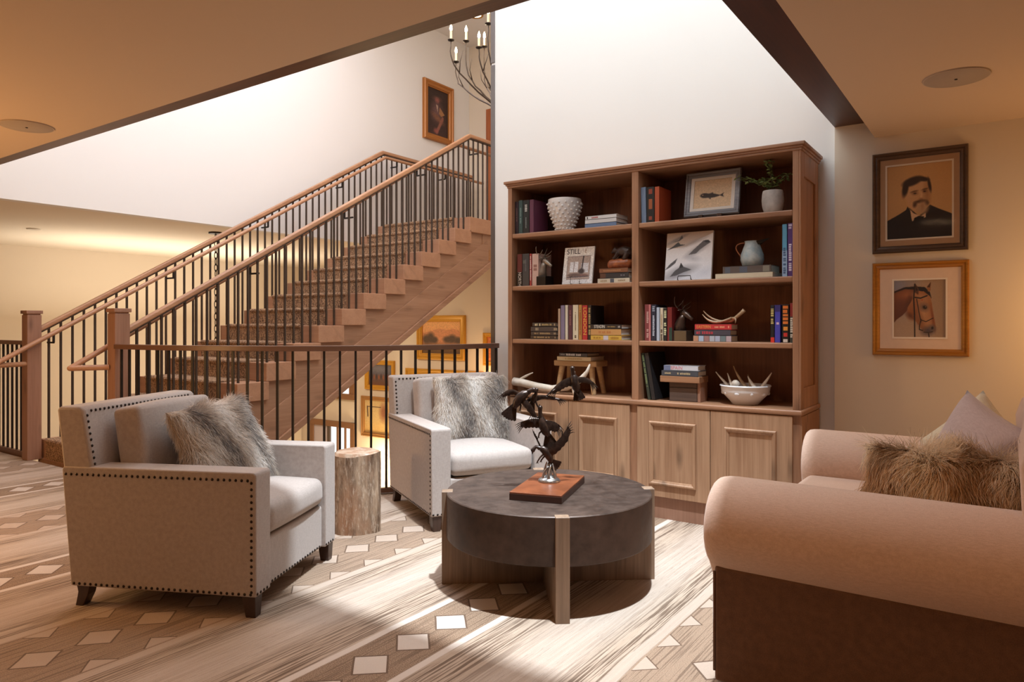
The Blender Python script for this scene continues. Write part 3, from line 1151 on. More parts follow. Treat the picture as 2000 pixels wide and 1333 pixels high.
# welt of the near panel's front edge
MB().tube([(0.012, 0.004, 0.05), (0.012, 0.004, 0.385)], 0.005, 6).build('welt', MT['suede'], sofa, smooth=180)
MB().box(0.02, SL, 0.2, SW - 0.2, 0.03, 0.34).build('seat_frame', sf, sofa, bevel=0.015, seg=3, smooth=40)
MB().rbox((0.42, SW / 2, 0.412), (0.82, SW - 0.475, 0.15), 0.045, (0.01, 0.0, 0.012)).build('seat_cushion', sf, sofa, smooth=180, merge=True)
back_p = [(SL - 0.20, 0.06), (SL - 0.225, 0.60), (SL - 0.235, 0.82), (SL - 0.21, 0.90), (SL - 0.14, 0.935), (SL - 0.05, 0.92), (SL + 0.02, 0.86), (SL + 0.02, 0.06)]
MB().prism(back_p, 0.06, SW - 0.06, 'XZ').build('sofa_back', sf, sofa, bevel=0.02, seg=3, smooth=50)
for x, y in ((0.07, 0.07), (0.07, SW - 0.07), (SL - 0.07, 0.07), (SL - 0.07, SW - 0.07)):
    MB().box(x - 0.03, x + 0.03, y - 0.03, y + 0.03, 0, 0.03).build('leg', MT['leg'], sofa)

fur_pillow('long brown and cream fur pillow lying on the sofa', TR(-0.080, 2.79, 0.628) @ RZ(8) @ RX(-22) @ RY(2), 0.68, 0.33, 0.24, 38000, 0.075, brown_fur, plain((120, 92, 66), 0.9), seed=5, rad=0.0006, lay=0.9, droop=1.6)
pm = pillow_mesh(0.40, 0.40, 0.14, pinch=0.06)
o = pm.build('throw_pillow', MT['mauve'], None, smooth=180, merge=True)
o.matrix_world = TR(-0.115, 3.15, 0.722) @ RZ(-52) @ RX(-18) @ RY(18)
tag(o, 'plain mauve throw pillow behind the brown fur pillow on the sofa', 'pillow')
pm = pillow_mesh(0.34, 0.34, 0.12, pinch=0.05)
o = pm.build('throw_pillow', MT['cream_fab'], None, smooth=180, merge=True)
o.matrix_world = TR(-0.110, 3.42, 0.715) @ RZ(-30) @ RX(-12) @ RY(45)
tag(o, 'cream throw pillow with a dark tuft, rearmost of the sofa pillows', 'pillow')
tf = MB()
for k in range(40):
    a = rng.uniform(0, 6.28)
    q = rng.uniform(0.002, 0.022)
    p0 = Vector((math.cos(a) * q * 1.5 - 0.075, -0.034, math.sin(a) * q + 0.075))
    tf.tube([p0, p0 + Vector((math.cos(a) * 0.012, -0.012, math.sin(a) * 0.012)), p0 + Vector((math.cos(a) * 0.02, -0.016, math.sin(a) * 0.02 - 0.01))], [0.002, 0.0016, 0.0006], 4)
tf.build('dark_tuft', plain((72, 52, 40), 0.8), o, kind='stuff')

# ================================================================ COFFEE TABLE
tb = thing('coffee_table', 'round dark metal-clad coffee table on crossed oak panels', 'table', (-1.800, 2.890, 0), R(38.5))
k = NT('aged_bronze')
co = k.coords()
n1 = k.noise(co, 3.5, 6, 0.65)
n2 = k.noise(co, 22.0, 4, 0.6)
fmix = k.m('ADD', k.m('MULTIPLY', n1, 0.7), k.m('MULTIPLY', n2, 0.3))
colr = k.mix(k.step(fmix, 0.35, 0.68), lin((54, 42, 36)), lin((96, 77, 66)))
tabm = k.surf(colr, k.step(n2, -0.6, 1.6), 0.35, k.bump(n2, 0.05, 0.002))
pan = wood('weathered_oak', (160, 132, 108), (110, 88, 70), 'Z', 0.6, 0.15, 1.6)
RT = 0.485
MB().lathe([(RT - 0.004, 0.223), (RT, 0.227), (RT, 0.426), (RT - 0.004, 0.430)], 96).build('drum', tabm, tb, smooth=30)
for ang in (0, 90):
    mb = MB()
    M_ = RZ(ang)
    for s in (-1, 1):
        x0, x1 = sorted((s * 0.506, s * (RT - 0.03)))
        mb.box(x0, x1, -0.029, 0.029, 0.0, 0.432, M_)
    hl = 0.46
    if ang == 0:
        mb.box(-hl, hl, -0.0285, 0.0285, 0.0, 0.222, M_)
    else:
        mb.box(-hl, -0.03, -0.0285, 0.0285, 0.0, 0.222, M_).box(0.03, hl, -0.0285, 0.0285, 0.0, 0.222, M_)
    mb.build('leg_panel', pan, tb, bevel=0.0015, seg=1)

# ================================================================ TREE STUMP TABLE
st = thing('tree_stump_table', 'petrified wood stump side table between the two armchairs', 'side table', (-3.175, 2.950, 0))
k = NT('petrified_bark')
co = k.coords((16, 16, 3.2))
v1 = k.noise(co, 1.0, 6, 0.7)
v2 = k.noise(k.coords((5, 5, 2)), 1.0, 4)
v3 = k.noise(k.coords((60, 60, 18)), 1.0, 4, 0.7)
c_ = k.mix(k.step(v1, 0.36, 0.66), lin((84, 60, 44)), lin((184, 158, 132)))
c_ = k.mix(k.m('MULTIPLY', k.step(v2, 0.5, 0.7), 0.6), c_, lin((166, 110, 72)))
c_ = k.mix(k.m('MULTIPLY', k.step(v3, 0.52, 0.66), 0.5), c_, lin((214, 196, 176)))
bark = k.surf(c_, 0.6, 0, k.bump(k.m('ADD', v1, k.m('MULTIPLY', v3, 0.4)), 0.6, 0.012))
mb = MB()
seg, rows = 72, 22
vs, fs = [], []


def stump_r(a, z):
    r = 0.132 + 0.006 * math.sin(3 * a + 0.6) + 0.004 * math.sin(7 * a + z * 5)
    return r * (1.05 - 0.05 * z / 0.46) + 0.006 * (mnoise.noise((math.cos(a) * 5, math.sin(a) * 5, z * 3)))


for j in range(rows + 1):
    z = 0.455 * j / rows
    for i in range(seg):
        a = 2 * math.pi * i / seg
        r = stump_r(a, z)
        vs.append((r * math.cos(a), r * math.sin(a), z + (0.008 * math.sin(2 * a + 1) if j == rows else 0)))
for j in range(rows):
    for i in range(seg):
        q = (i + 1) % seg
        fs.append((j * seg + i, j * seg + q, (j + 1) * seg + q, (j + 1) * seg + i))
mb.add(vs, fs).build('bark', bark, st, smooth=60)
k = NT('petrified_top')
co = k.coords()
ln_ = k.n('VectorMath', {0: co}, operation='LENGTH')
w_ = k.noise(co, 9.0, 5, 0.7)
rings = k.m('SINE', k.m('ADD', k.m('MULTIPLY', k.n('SeparateXYZ', {0: co}).outputs[0], 60), k.m('MULTIPLY', w_, 22)))
topm = k.surf(k.mix(k.step(rings, -0.6, 0.9), lin((184, 148, 122)), lin((206, 182, 160))), 0.3, 0, k.bump(w_, 0.1, 0.003))
tp = MB()
vs, fs = [], []
for i in range(seg):
    a = 2 * math.pi * i / seg
    r = stump_r(a, 0.455) * 0.97
    vs.append((r * math.cos(a), r * math.sin(a), 0.452 + 0.008 * math.sin(2 * a + 1)))
    vs.append((r * 0.94 * math.cos(a), r * 0.94 * math.sin(a), 0.466))
for i in range(seg):
    q = (i + 1) % seg
    fs.append((2 * i, 2 * q, 2 * q + 1, 2 * i + 1))
fs.append(tuple(2 * i + 1 for i in range(seg)))
tp.add(vs, fs).build('polished_top', topm, st, smooth=40)
def frame_profile(w, h, prof):
    """mitred frame; prof = list of (inset, depth towards the viewer) from the outer edge inwards"""
    mb = MB()
    vs, fs = [], []
    n = len(prof)
    for ins, dp in prof:
        a, b = w / 2 - ins, h / 2 - ins
        vs += [(-a, -dp, -b), (a, -dp, -b), (a, -dp, b), (-a, -dp, b)]
    for i in range(n - 1):
        for q in range(4):
            q2 = (q + 1) % 4
            fs.append((i * 4 + q, i * 4 + q2, (i + 1) * 4 + q2, (i + 1) * 4 + q))
    return mb.add(vs, fs)


# ================================================================ BOOKCASE
BX0, BX1, BY = -2.960, -0.953, 4.200
BB = 4.640          # back of the shelves
bc = thing('bookcase', 'tall oak bookcase with open shelves above panelled cupboard doors', 'bookcase', (0, 0, 0))
oak, oakx = MT['case'], MT['case_x']
SH = [1.865, 1.490, 1.112]
CT = 0.735
MIDX = (-1.987, -1.941)
MB().box(BX0, BX0 + 0.034, BY, BB, CT, 2.205).build('side_panel', oak, bc, bevel=0.002)
# right side with a recessed panel
rs_ = MB().box(BX1 - 0.046, BX1 - 0.012, BY, BB, CT, 2.205)
rs_.box(BX1 - 0.012, BX1, BY, BY + 0.075, CT, 2.205).box(BX1 - 0.012, BX1, BB - 0.075, BB, CT, 2.205).box(BX1 - 0.012, BX1, BY + 0.075, BB - 0.075, CT, CT + 0.12).box(BX1 - 0.012, BX1, BY + 0.075, BB - 0.075, 2.06, 2.205)
rs_.build('side_panel', oak, bc, bevel=0.003)
MB().box(MIDX[0], MIDX[1], BY, BB, CT, 2.205).build('divider', oak, bc, bevel=0.002)
for xa, xb in ((BX0 + 0.034, MIDX[0]), (MIDX[1], BX1 - 0.046)):
    MB().box(xa, xb, BB - 0.012, BB + 0.01, CT, 2.205).build('back_panel', MT['case_back'], bc)
    for z in SH:
        MB().box(xa, xb, BY + 0.004, BB - 0.012, z - 0.032, z).build('shelf', oakx, bc, bevel=0.006, seg=2)
crown = MB()
for o_, z0, z1 in ((0.006, 2.195, 2.212), (0.014, 2.210, 2.224), (0.024, 2.222, 2.242)):
    crown.box(BX0 - o_, BX1 + o_, BY - o_, BB + 0.012, z0, z1)
crown.build('crown_moulding', oakx, bc, bevel=0.004)
MB().box(BX0 - 0.012, BX1 + 0.012, BY - 0.030, BB + 0.012, CT - 0.030, CT).build('counter', oakx, bc, bevel=0.010, seg=3)
MB().box(BX0, BX1, BY - 0.006, BB + 0.01, 0.135, CT - 0.030).build('cupboard_body', oak, bc)
MB().box(BX0 + 0.004, BX1 - 0.004, BY + 0.004, BB, 0.0, 0.136).build('plinth', MT['post'], bc)
MB().box(BX1, BX1 + 0.006, BY - 0.004, BB, 0.136, CT - 0.035).build('end_panel', oak, bc)
for xa, xb in ((-2.925, -2.447), (-2.443, -1.992), (-1.940, -1.467), (-1.463, -0.995)):
    d = MB().box(xa, xb, BY - 0.022, BY - 0.006, 0.140, CT - 0.036).build('door', MT['door'], bc, bevel=0.0015)
    ia, ib, za, zb = xa + 0.085, xb - 0.085, 0.215, 0.610
    frame_profile(ib - ia, zb - za, [(0, -0.001), (0, 0.011), (0.005, 0.016), (0.012, 0.016), (0.018, 0.010), (0.026, 0.006), (0.028, -0.001)]).build('panel_moulding', MT['door'], d, M=TR((ia + ib) / 2, BY - 0.022, (za + zb) / 2))

# ---------------------------------------------------------------- books
PAPER = plain((214, 204, 188), 0.8)
PAPER_W = plain((226, 224, 220), 0.8)


def lettering(length, height, seed):
    """rows of small bars standing for lettering too small to read"""
    rr = random.Random(seed)
    mb = MB()
    x = -length / 2
    while x < length / 2:
        w_ = height * rr.uniform(0.35, 0.75)
        if rr.random() < 0.12:
            x += height * 0.6
            continue
        hh = height * rr.choice((0.5, 0.5, 0.36))
        mb.add([(x, -0.0, -height * 0.5), (x + w_, 0, -height * 0.5), (x + w_, 0, hh), (x, 0, hh)], [(0, 1, 2, 3)])
        x += w_ + height * 0.22
    return mb


SPINE = Matrix(((0, 1, 0, 0), (0, 0, -1, 0), (-1, 0, 0, 0), (0, 0, 0, 1)))   # reads from top to bottom, faces -Y


def book(label, group, x0, x1, z0, h, col, depth=0.17, y0=4.235, flat=False, page=None, marks=(), text=None, lean=0.0, yaw=0.0, h_is_t=False, rough=0.45, plates=()):
    """x0..x1 and z0..z0+h are the spine as seen from the front"""
    mb = MB()
    gm = sum(col) / 3
    col = tuple(round((c * 0.88 + gm * 0.12) * 0.93) for c in col)
    W, H = x1 - x0 - 0.0008, h
    b = 0.0032
    if flat:
        mb.box(0, W, 0, depth, 0, b).box(0, W, 0, depth, H - b, H).box(0, W, 0, b * 1.4, 0, H)
    else:
        mb.box(0, b, 0, depth, 0, H).box(W - b, W, 0, depth, 0, H).box(0, W, 0, b * 1.4, 0, H)
    o = mb.build('book', plain(col, rough), None, bevel=0.0012, seg=1)
    o.location = (x0, y0, z0)
    o.rotation_euler = (0, R(lean), R(yaw))
    tag(o, label, 'book', group)
    pg = page or PAPER
    if flat:
        MB().box(0.005, W - 0.004, b, depth - 0.004, b * 0.9, H - b * 0.9).build('page_block', pg, o)
    else:
        MB().box(b * 0.9, W - b * 0.9, b, depth - 0.004, 0.003, H - 0.004).build('page_block', pg, o)
    for (p0, p1, q0, q1, c) in plates:      # coloured label plates on the spine (fractions along length, across)
        if flat:
            MB().box(W * p0, W * p1, -0.0006, 0.001, H * q0, H * q1).build('spine_plate', plain(c, 0.5), o)
        else:
            MB().box(W * q0, W * q1, -0.0006, 0.001, H * (1 - p1), H * (1 - p0)).build('spine_plate', plain(c, 0.5), o)
    for n_, (p, lf, hf, c) in enumerate(marks):
        if flat:
            m_ = lettering(W * lf, H * hf, hash((round(x0 * 1e3), n_)) & 0xffff)
            m_.build('spine_title', plain(c, 0.5), o, M=TR(W * p, -0.0012, H / 2))
        else:
            m_ = lettering(H * lf, W * hf, hash((round(x0 * 1e3), n_)) & 0xffff)
            m_.build('spine_title', plain(c, 0.5), o, M=TR(W / 2, -0.0012, H * (1 - p)) @ RY(90))
    if text:
        s, p, size, c, sx = text
        if flat:
            text_mesh(s, size, plain(c, 0.5), o, TR(W * p, -0.0012, H / 2) @ RX(90), 'spine_title', sx)
        else:
            text_mesh(s, size, plain(c, 0.5), o, TR(W / 2, -0.0012, H * (1 - p)) @ SPINE, 'spine_title', sx)
    return o


Z1, Z2, Z3 = SH
G = 'books on the top shelf, left bay'
book('dark plum book, leftmost on the top left shelf', G, -2.922, -2.891, Z1, 0.236, (52, 36, 48), marks=[(0.4, 0.4, 0.3, (110, 84, 80))])
book('dark teal book second from left on the top left shelf', G, -2.891, -2.855, Z1, 0.242, (58, 88, 88), marks=[(0.45, 0.45, 0.3, (120, 150, 146))])
book('thick black-green book with a white title on the top left shelf', G, -2.855, -2.798, Z1, 0.240, (30, 38, 40), marks=[(0.25, 0.22, 0.34, (200, 200, 195)), (0.68, 0.32, 0.14, (140, 150, 150))])
book('purple book beside the white studded vase on the top left shelf', G, -2.797, -2.760, Z1, 0.238, (112, 54, 84), depth=0.19)
G = 'pale books stacked on the top shelf, left bay'
book('blue book at the bottom of the pale stack beside the studded vase', G, -2.350, -2.113, Z1, 0.028, (104, 134, 178), flat=True, page=PAPER_W, depth=0.18)
book('white book with a plain spine in the middle of the pale stack', G, -2.348, -2.113, Z1 + 0.0285, 0.027, (226, 226, 228), flat=True, page=PAPER_W, depth=0.18)
book('white book with a small red title, top of the pale stack', G, -2.346, -2.112, Z1 + 0.056, 0.024, (232, 232, 234), flat=True, page=PAPER_W, depth=0.175, marks=[(0.28, 0.2, 0.42, (180, 90, 90))], plates=[(0.05, 0.09, 0.2, 0.8, (60, 60, 64))])
G = 'books on the second shelf, left bay'
book('dark red and black book with tall white letters on its lower spine', G, -2.904, -2.859, Z2, 0.231, (110, 34, 38), plates=[(0.56, 1.0, 0.0, 1.0, (28, 22, 24))], text=('NORTH', 0.78, 0.036, (214, 208, 200), 0.8))
book('charcoal book with a grey spine left of the second-shelf deer bust', G, -2.859, -2.799, Z2, 0.231, (66, 68, 72), marks=[(0.35, 0.4, 0.2, (96, 98, 104))], plates=[(0.2, 0.3, 0.1, 0.5, (96, 98, 92))])
book('thin red paperback with white lettering behind the left deer bust', G, -2.797, -2.777, Z2, 0.229, (190, 62, 62), marks=[(0.45, 0.75, 0.45, (236, 214, 208))])
book('pale pink book partly hidden by the left deer bust', G, -2.776, -2.720, Z2, 0.227, (222, 184, 170), marks=[(0.4, 0.12, 0.5, (150, 110, 100))])
G = 'books under the bear figurine'
book('cream book at the bottom of the stack under the bear figurine', G, -2.253, -2.018, Z2, 0.031, (226, 214, 190), flat=True, depth=0.17, plates=[(0.40, 0.52, 0.1, 0.9, (86, 92, 104))], marks=[(0.2, 0.2, 0.4, (170, 150, 120)), (0.75, 0.2, 0.3, (160, 140, 110))])
book('black book in the middle of the stack under the bear figurine', G, -2.234, -2.026, Z2 + 0.0315, 0.035, (50, 50, 56), flat=True, depth=0.165, plates=[(0.0, 0.2, 0.05, 0.95, (92, 60, 46))], marks=[(0.78, 0.1, 0.3, (130, 130, 140))])
book('brown leather book directly under the bear figurine', G, -2.240, -2.030, Z2 + 0.067, 0.030, (146, 88, 56), flat=True, depth=0.165, marks=[(0.45, 0.6, 0.3, (176, 124, 84))])
G = 'dark books stacked on the third shelf, left bay'
for n_, (dx, t_, c, lab) in enumerate(((0.0, 0.027, (62, 48, 46), 'dark brown book with gold lettering, lowest of the four-book dark stack'),
                                       (0.004, 0.026, (72, 58, 56), 'brown book with faint gold lettering, second from the bottom of the dark stack'),
                                       (0.002, 0.034, (70, 62, 66), 'thick grey-brown book with a crest, third in the dark stack'),
                                       (0.016, 0.028, (58, 48, 48), 'short dark book with a pale title, topmost of the dark stack'))):
    z_ = Z3 + (0, 0.0275, 0.054, 0.0885)[n_]
    mk = [(0.45, 0.62, 0.4, (172, 146, 104))] if n_ < 2 else ([(0.22, 0.16, 0.55, (168, 156, 130))] if n_ == 2 else [(0.22, 0.22, 0.6, (206, 196, 160)), (0.6, 0.4, 0.4, (180, 160, 110))])
    book(lab, G, -2.789 + dx, -2.572, z_, t_, c, flat=True, depth=0.16, marks=mk + [(0.93, 0.06, 0.5, (170, 150, 120))])
G = 'upright books on the third shelf, left bay'
book('short thin tan book at the left end of the upright row, third left shelf', G, -2.561, -2.541, Z3, 0.213, (206, 172, 144))
book('mauve-blue book second in the upright row on the third left shelf', G, -2.540, -2.505, Z3, 0.236, (134, 122, 158))
book('cream slim book between the mauve and maroon books', G, -2.504, -2.480, Z3, 0.237, (232, 222, 200))
book('maroon book with gold title marks on the third left shelf', G, -2.479, -2.445, Z3, 0.236, (92, 42, 62), marks=[(0.35, 0.4, 0.3, (150, 100, 100)), (0.8, 0.1, 0.4, (170, 130, 100))])
book('wide cream book with fine black title between maroon and gold books', G, -2.444, -2.399, Z3, 0.237, (236, 222, 188), marks=[(0.45, 0.55, 0.16, (130, 112, 86)), (0.9, 0.05, 0.3, (60, 50, 40))])
book('golden orange book left of the bright red book', G, -2.399, -2.370, Z3, 0.237, (204, 142, 64), marks=[(0.5, 0.7, 0.4, (150, 84, 40))])
book('bright red book with yellow vertical lettering on the third left shelf', G, -2.370, -2.328, Z3, 0.233, (206, 34, 44), text=('LONDON', 0.46, 0.034, (232, 176, 76), 1.25))
book('black book with gold lettering at the right end of the upright row', G, -2.327, -2.299, Z3, 0.233, (40, 32, 30), depth=0.185, marks=[(0.45, 0.75, 0.5, (176, 146, 92))])
G = 'stack of three books beside the divider, third left shelf'
book('yellow book at the bottom of the three-book stack beside the divider', G, -2.298, -2.070, Z3, 0.032, (226, 176, 62), flat=True, page=PAPER_W, y0=4.222, depth=0.165, plates=[(0.42, 0.58, 0.05, 0.95, (196, 186, 190))], marks=[(0.22, 0.24, 0.3, (160, 110, 40)), (0.78, 0.24, 0.3, (160, 110, 40))])
book('orange-tan book in the middle of the stack beside the divider', G, -2.298, -2.073, Z3 + 0.0325, 0.041, (214, 152, 84), flat=True, page=PAPER_W, y0=4.222, depth=0.165, marks=[(0.45, 0.36, 0.34, (180, 110, 60))])
book('black book with bold white title on top of the stack beside the divider', G, -2.297, -2.070, Z3 + 0.074, 0.030, (42, 32, 32), flat=True, page=PAPER_W, y0=4.222, depth=0.165, text=('STEADIN', 0.29, 0.030, (226, 216, 200), 0.68), marks=[(0.68, 0.24, 0.22, (170, 140, 90)), (0.92, 0.05, 0.4, (200, 190, 180))])

G = 'books on the top shelf, right bay'
book('pale blue book at the left of the top right shelf', G, -1.936, -1.901, Z1, 0.232, (140, 164, 200), lean=-1.2)
book('black book with red and gold ornaments on the top right shelf', G, -1.900, -1.846, Z1, 0.229, (36, 34, 36), plates=[(0.06, 0.2, 0.28, 0.72, (150, 66, 44)), (0.34, 0.62, 0.28, 0.72, (164, 92, 54)), (0.82, 0.92, 0.3, 0.7, (150, 70, 50))])
book('orange-red book facing out on the top right shelf', G, -1.845, -1.812, Z1, 0.226, (202, 84, 44), depth=0.19)
G = 'upright books on the second shelf, right bay'
book('sky blue tall book against the right side, second shelf', G, -1.064, -1.036, Z2, 0.300, (92, 176, 222), plates=[(0.5, 1.0, 0.0, 1.0, (150, 180, 214))], marks=[(0.7, 0.5, 0.55, (70, 100, 140))])
book('tall purple book with white title against the right side of the bookcase', G, -1.035, -1.004, Z2, 0.304, (88, 52, 132), marks=[(0.62, 0.52, 0.5, (216, 206, 226)), (0.05, 0.06, 0.6, (200, 190, 220))])
G = 'books beside the dark deer bust, third right shelf'
book('dusty red book leftmost on the third right shelf', G, -1.914, -1.871, Z3, 0.232, (148, 62, 66), plates=[(0.0, 1.0, 0.72, 1.0, (196, 120, 118))], marks=[(0.35, 0.3, 0.3, (210, 170, 160)), (0.78, 0.2, 0.3, (210, 170, 160))])
book('navy book with silver title second from left on the third right shelf', G, -1.869, -1.834, Z3, 0.230, (36, 42, 66), marks=[(0.12, 0.16, 0.5, (150, 160, 176)), (0.5, 0.4, 0.36, (190, 196, 208)), (0.8, 0.14, 0.4, (190, 196, 208))])
book('pale blue-white book right of the navy book', G, -1.833, -1.810, Z3, 0.212, (190, 202, 220))
book('cream book with black lower title right of the pale blue book', G, -1.809, -1.786, Z3, 0.209, (228, 208, 176), marks=[(0.4, 0.4, 0.3, (170, 140, 100)), (0.8, 0.3, 0.5, (60, 52, 44))])
book('narrow black book with cream blocks on its spine', G, -1.785, -1.762, Z3, 0.206, (36, 36, 34), marks=[(0.2, 0.25, 0.7, (206, 204, 160)), (0.62, 0.36, 0.7, (206, 204, 160))])
book('dark red and green book against the dark deer bust', G, -1.761, -1.727, Z3, 0.212, (136, 34, 34), plates=[(0.6, 1.0, 0.4, 1.0, (40, 64, 54))])
G = 'stack of three books under the small antlers'
book('patchwork-spined book at the bottom of the stack under the antlers', G, -1.588, -1.351, Z3, 0.037, (110, 94, 92), flat=True, y0=4.225, depth=0.13, plates=[(i / 7 + 0.008, (i + 1) / 7 - 0.008, 0.05, 0.95, c) for i, c in enumerate(((190, 140, 110), (170, 186, 206), (160, 120, 116), (178, 182, 190), (172, 178, 196), (112, 128, 130), (186, 164, 168)))])
book('slate book with red title in the middle of the stack under the antlers', G, -1.581, -1.357, Z3 + 0.0375, 0.034, (78, 72, 84), flat=True, y0=4.225, depth=0.13, marks=[(0.28, 0.44, 0.5, (180, 60, 70))])
book('bright red book with yellow title directly under the antlers', G, -1.578, -1.351, Z3 + 0.072, 0.034, (222, 52, 54), flat=True, y0=4.225, depth=0.13, text=('EASTERN', 0.25, 0.026, (236, 160, 84), 0.85), marks=[(0.68, 0.26, 0.3, (240, 170, 130)), (0.93, 0.04, 0.4, (240, 170, 130))])
G = 'upright books at the right end of the third right shelf'
book('black book with yellow letters and a red foot on the third right shelf', G, -1.130, -1.107, Z3, 0.215, (38, 38, 42), plates=[(0.86, 1.0, 0.1, 1.0, (220, 60, 50))], marks=[(0.3, 0.42, 0.7, (204, 186, 120))])
book('vivid blue-violet book on the third right shelf', G, -1.106, -1.073, Z3, 0.217, (74, 74, 204), plates=[(0.0, 0.18, 0.0, 1.0, (52, 44, 110)), (0.46, 0.52, 0.3, 0.75, (214, 190, 210))])
book('black book with orange lettering and an orange disc on the spine', G, -1.066, -1.025, Z3, 0.218, (32, 26, 26), marks=[(0.24, 0.42, 0.7, (226, 122, 50)), (0.93, 0.05, 0.6, (220, 210, 200))], plates=[(0.58, 0.68, 0.22, 0.8, (230, 150, 60)), (0.74, 0.84, 0.25, 0.75, (206, 50, 44))])
book('red and green book with white letters touching the right side', G, -1.022, -1.003, Z3, 0.226, (160, 44, 42), plates=[(0.34, 1.0, 0.0, 1.0, (60, 64, 56))], marks=[(0.62, 0.5, 0.7, (216, 206, 190))])
G = 'books on the wooden stool'
book('cream book lying on the small wooden stool', G, -2.590, -2.322, 0.9645, 0.030, (224, 196, 150), flat=True, y0=4.27, depth=0.20, marks=[(0.5, 0.5, 0.4, (180, 150, 100))])
book('dark navy book with a white title, topmost on the small stool', G, -2.576, -2.352, 0.995, 0.024, (58, 60, 74), flat=True, y0=4.275, depth=0.18, marks=[(0.52, 0.52, 0.55, (214, 212, 214)), (0.12, 0.12, 0.4, (150, 150, 160))])
G = 'leaning books on the counter, right bay'
book('dark green slim book leaning at the left of the right counter', G, -1.892, -1.870, CT, 0.300, (58, 66, 54), lean=-9, depth=0.24, marks=[(0.4, 0.7, 0.5, (128, 142, 96))])
book('large black book leaning beside the dark wooden box', G, -1.866, -1.837, CT, 0.300, (40, 38, 40), lean=-9.5, depth=0.26)
G = 'books on the plank-topped box'
book('dark grey book with gold titles lying on the plank', G, -1.798, -1.558, CT + 0.159, 0.034, (76, 78, 86), flat=True, y0=4.232, depth=0.15, marks=[(0.16, 0.18, 0.3, (190, 170, 130)), (0.6, 0.32, 0.34, (190, 170, 130))])
book('white book with pink title on top of the plank stack', G, -1.783, -1.560, CT + 0.1935, 0.032, (224, 224, 230), flat=True, y0=4.235, depth=0.14, plates=[(0.0, 0.2, 0.0, 1.0, (110, 118, 146))], text=('SPAIN', 0.38, 0.031, (214, 130, 140), 0.95))

# wooden box and plank
bxm = wood('old_box', (98, 78, 66), (66, 50, 42), 'X', 0.7, 0.3)
t = thing('wooden_box', 'dark weathered wooden box under a plank on the right counter', 'box', (-1.667, 4.31, CT))
MB().box(-0.090, 0.090, -0.05, 0.07, 0, 0.119).build('box_body', bxm, t, bevel=0.004)
MB().box(-0.090, 0.090, -0.053, -0.049, 0.085, 0.088).build('lid_line', MT['iron_dark'], t)
t2 = MB().box(-1.808, -1.551, 4.232, 4.39, CT + 0.119, CT + 0.159).build('wooden_plank', wood('plank_wood', (172, 126, 92), (140, 98, 68), 'X', 0.5, 0.2), None, bevel=0.003)
tag(t2, 'plain brown plank lying across the dark wooden box', 'plank')
bk = MB().box(-1.574, -1.555, 4.26, 4.385, CT, CT + 0.119).build('small_board', MT['post'], None, bevel=0.002)
tag(bk, 'narrow brown board standing under the plank, right of the wooden box', 'board')

# stool with four splayed legs
stl = wood('stool_wood', (208, 170, 124), (172, 132, 92), 'X', 0.55, 0.3)
t = thing('wooden_stool', 'small rustic wooden stool standing on the left counter', 'stool', (-2.466, 4.385, CT))
MB().box(-0.170, 0.170, -0.085, 0.085, 0.190, 0.2295).build('stool_top', stl, t, bevel=0.008, seg=3)
for sx in (-1, 1):
    for sy in (-1, 1):
        MB().tube([(sx * 0.145, sy * 0.075, 0.0), (sx * 0.115, sy * 0.052, 0.20)], [0.017, 0.022], 10).build('leg', stl, t, smooth=60)

# ---------------------------------------------------------------- vases, pitcher, bowl
white_c = NT('white_ceramic').surf(lin((232, 230, 230)), 0.25)
t = thing('studded_vase', 'white ceramic vase covered in raised studs on the top left shelf', 'vase', (-2.578, 4.355, Z1))
prof = [(0.052, 0.0), (0.056, 0.004), (0.064, 0.03), (0.086, 0.09), (0.108, 0.15), (0.119, 0.20), (0.118, 0.228), (0.116, 0.234), (0.108, 0.234), (0.108, 0.20), (0.08, 0.09), (0.03, 0.02)]
MB().lathe(prof, 48).build('vase_body', white_c, t, smooth=60)
sb = MB()
for j in range(8):
    z_ = 0.022 + j * 0.0255
    r_ = np.interp(z_, [p[1] for p in prof[:7]], [p[0] for p in prof[:7]])
    cnt = 16
    for i in range(cnt):
        a = 2 * math.pi * (i + 0.5 * (j % 2)) / cnt
        sb.ball((0, 0, 0), (0.0085, 0.0085, 0.013), 8, 4, M=RZ(math.degrees(a)) @ TR(r_ - 0.001, 0, z_) @ RY(90), top_only=True)
sb.build('studs', white_c, t, smooth=180, kind='stuff')

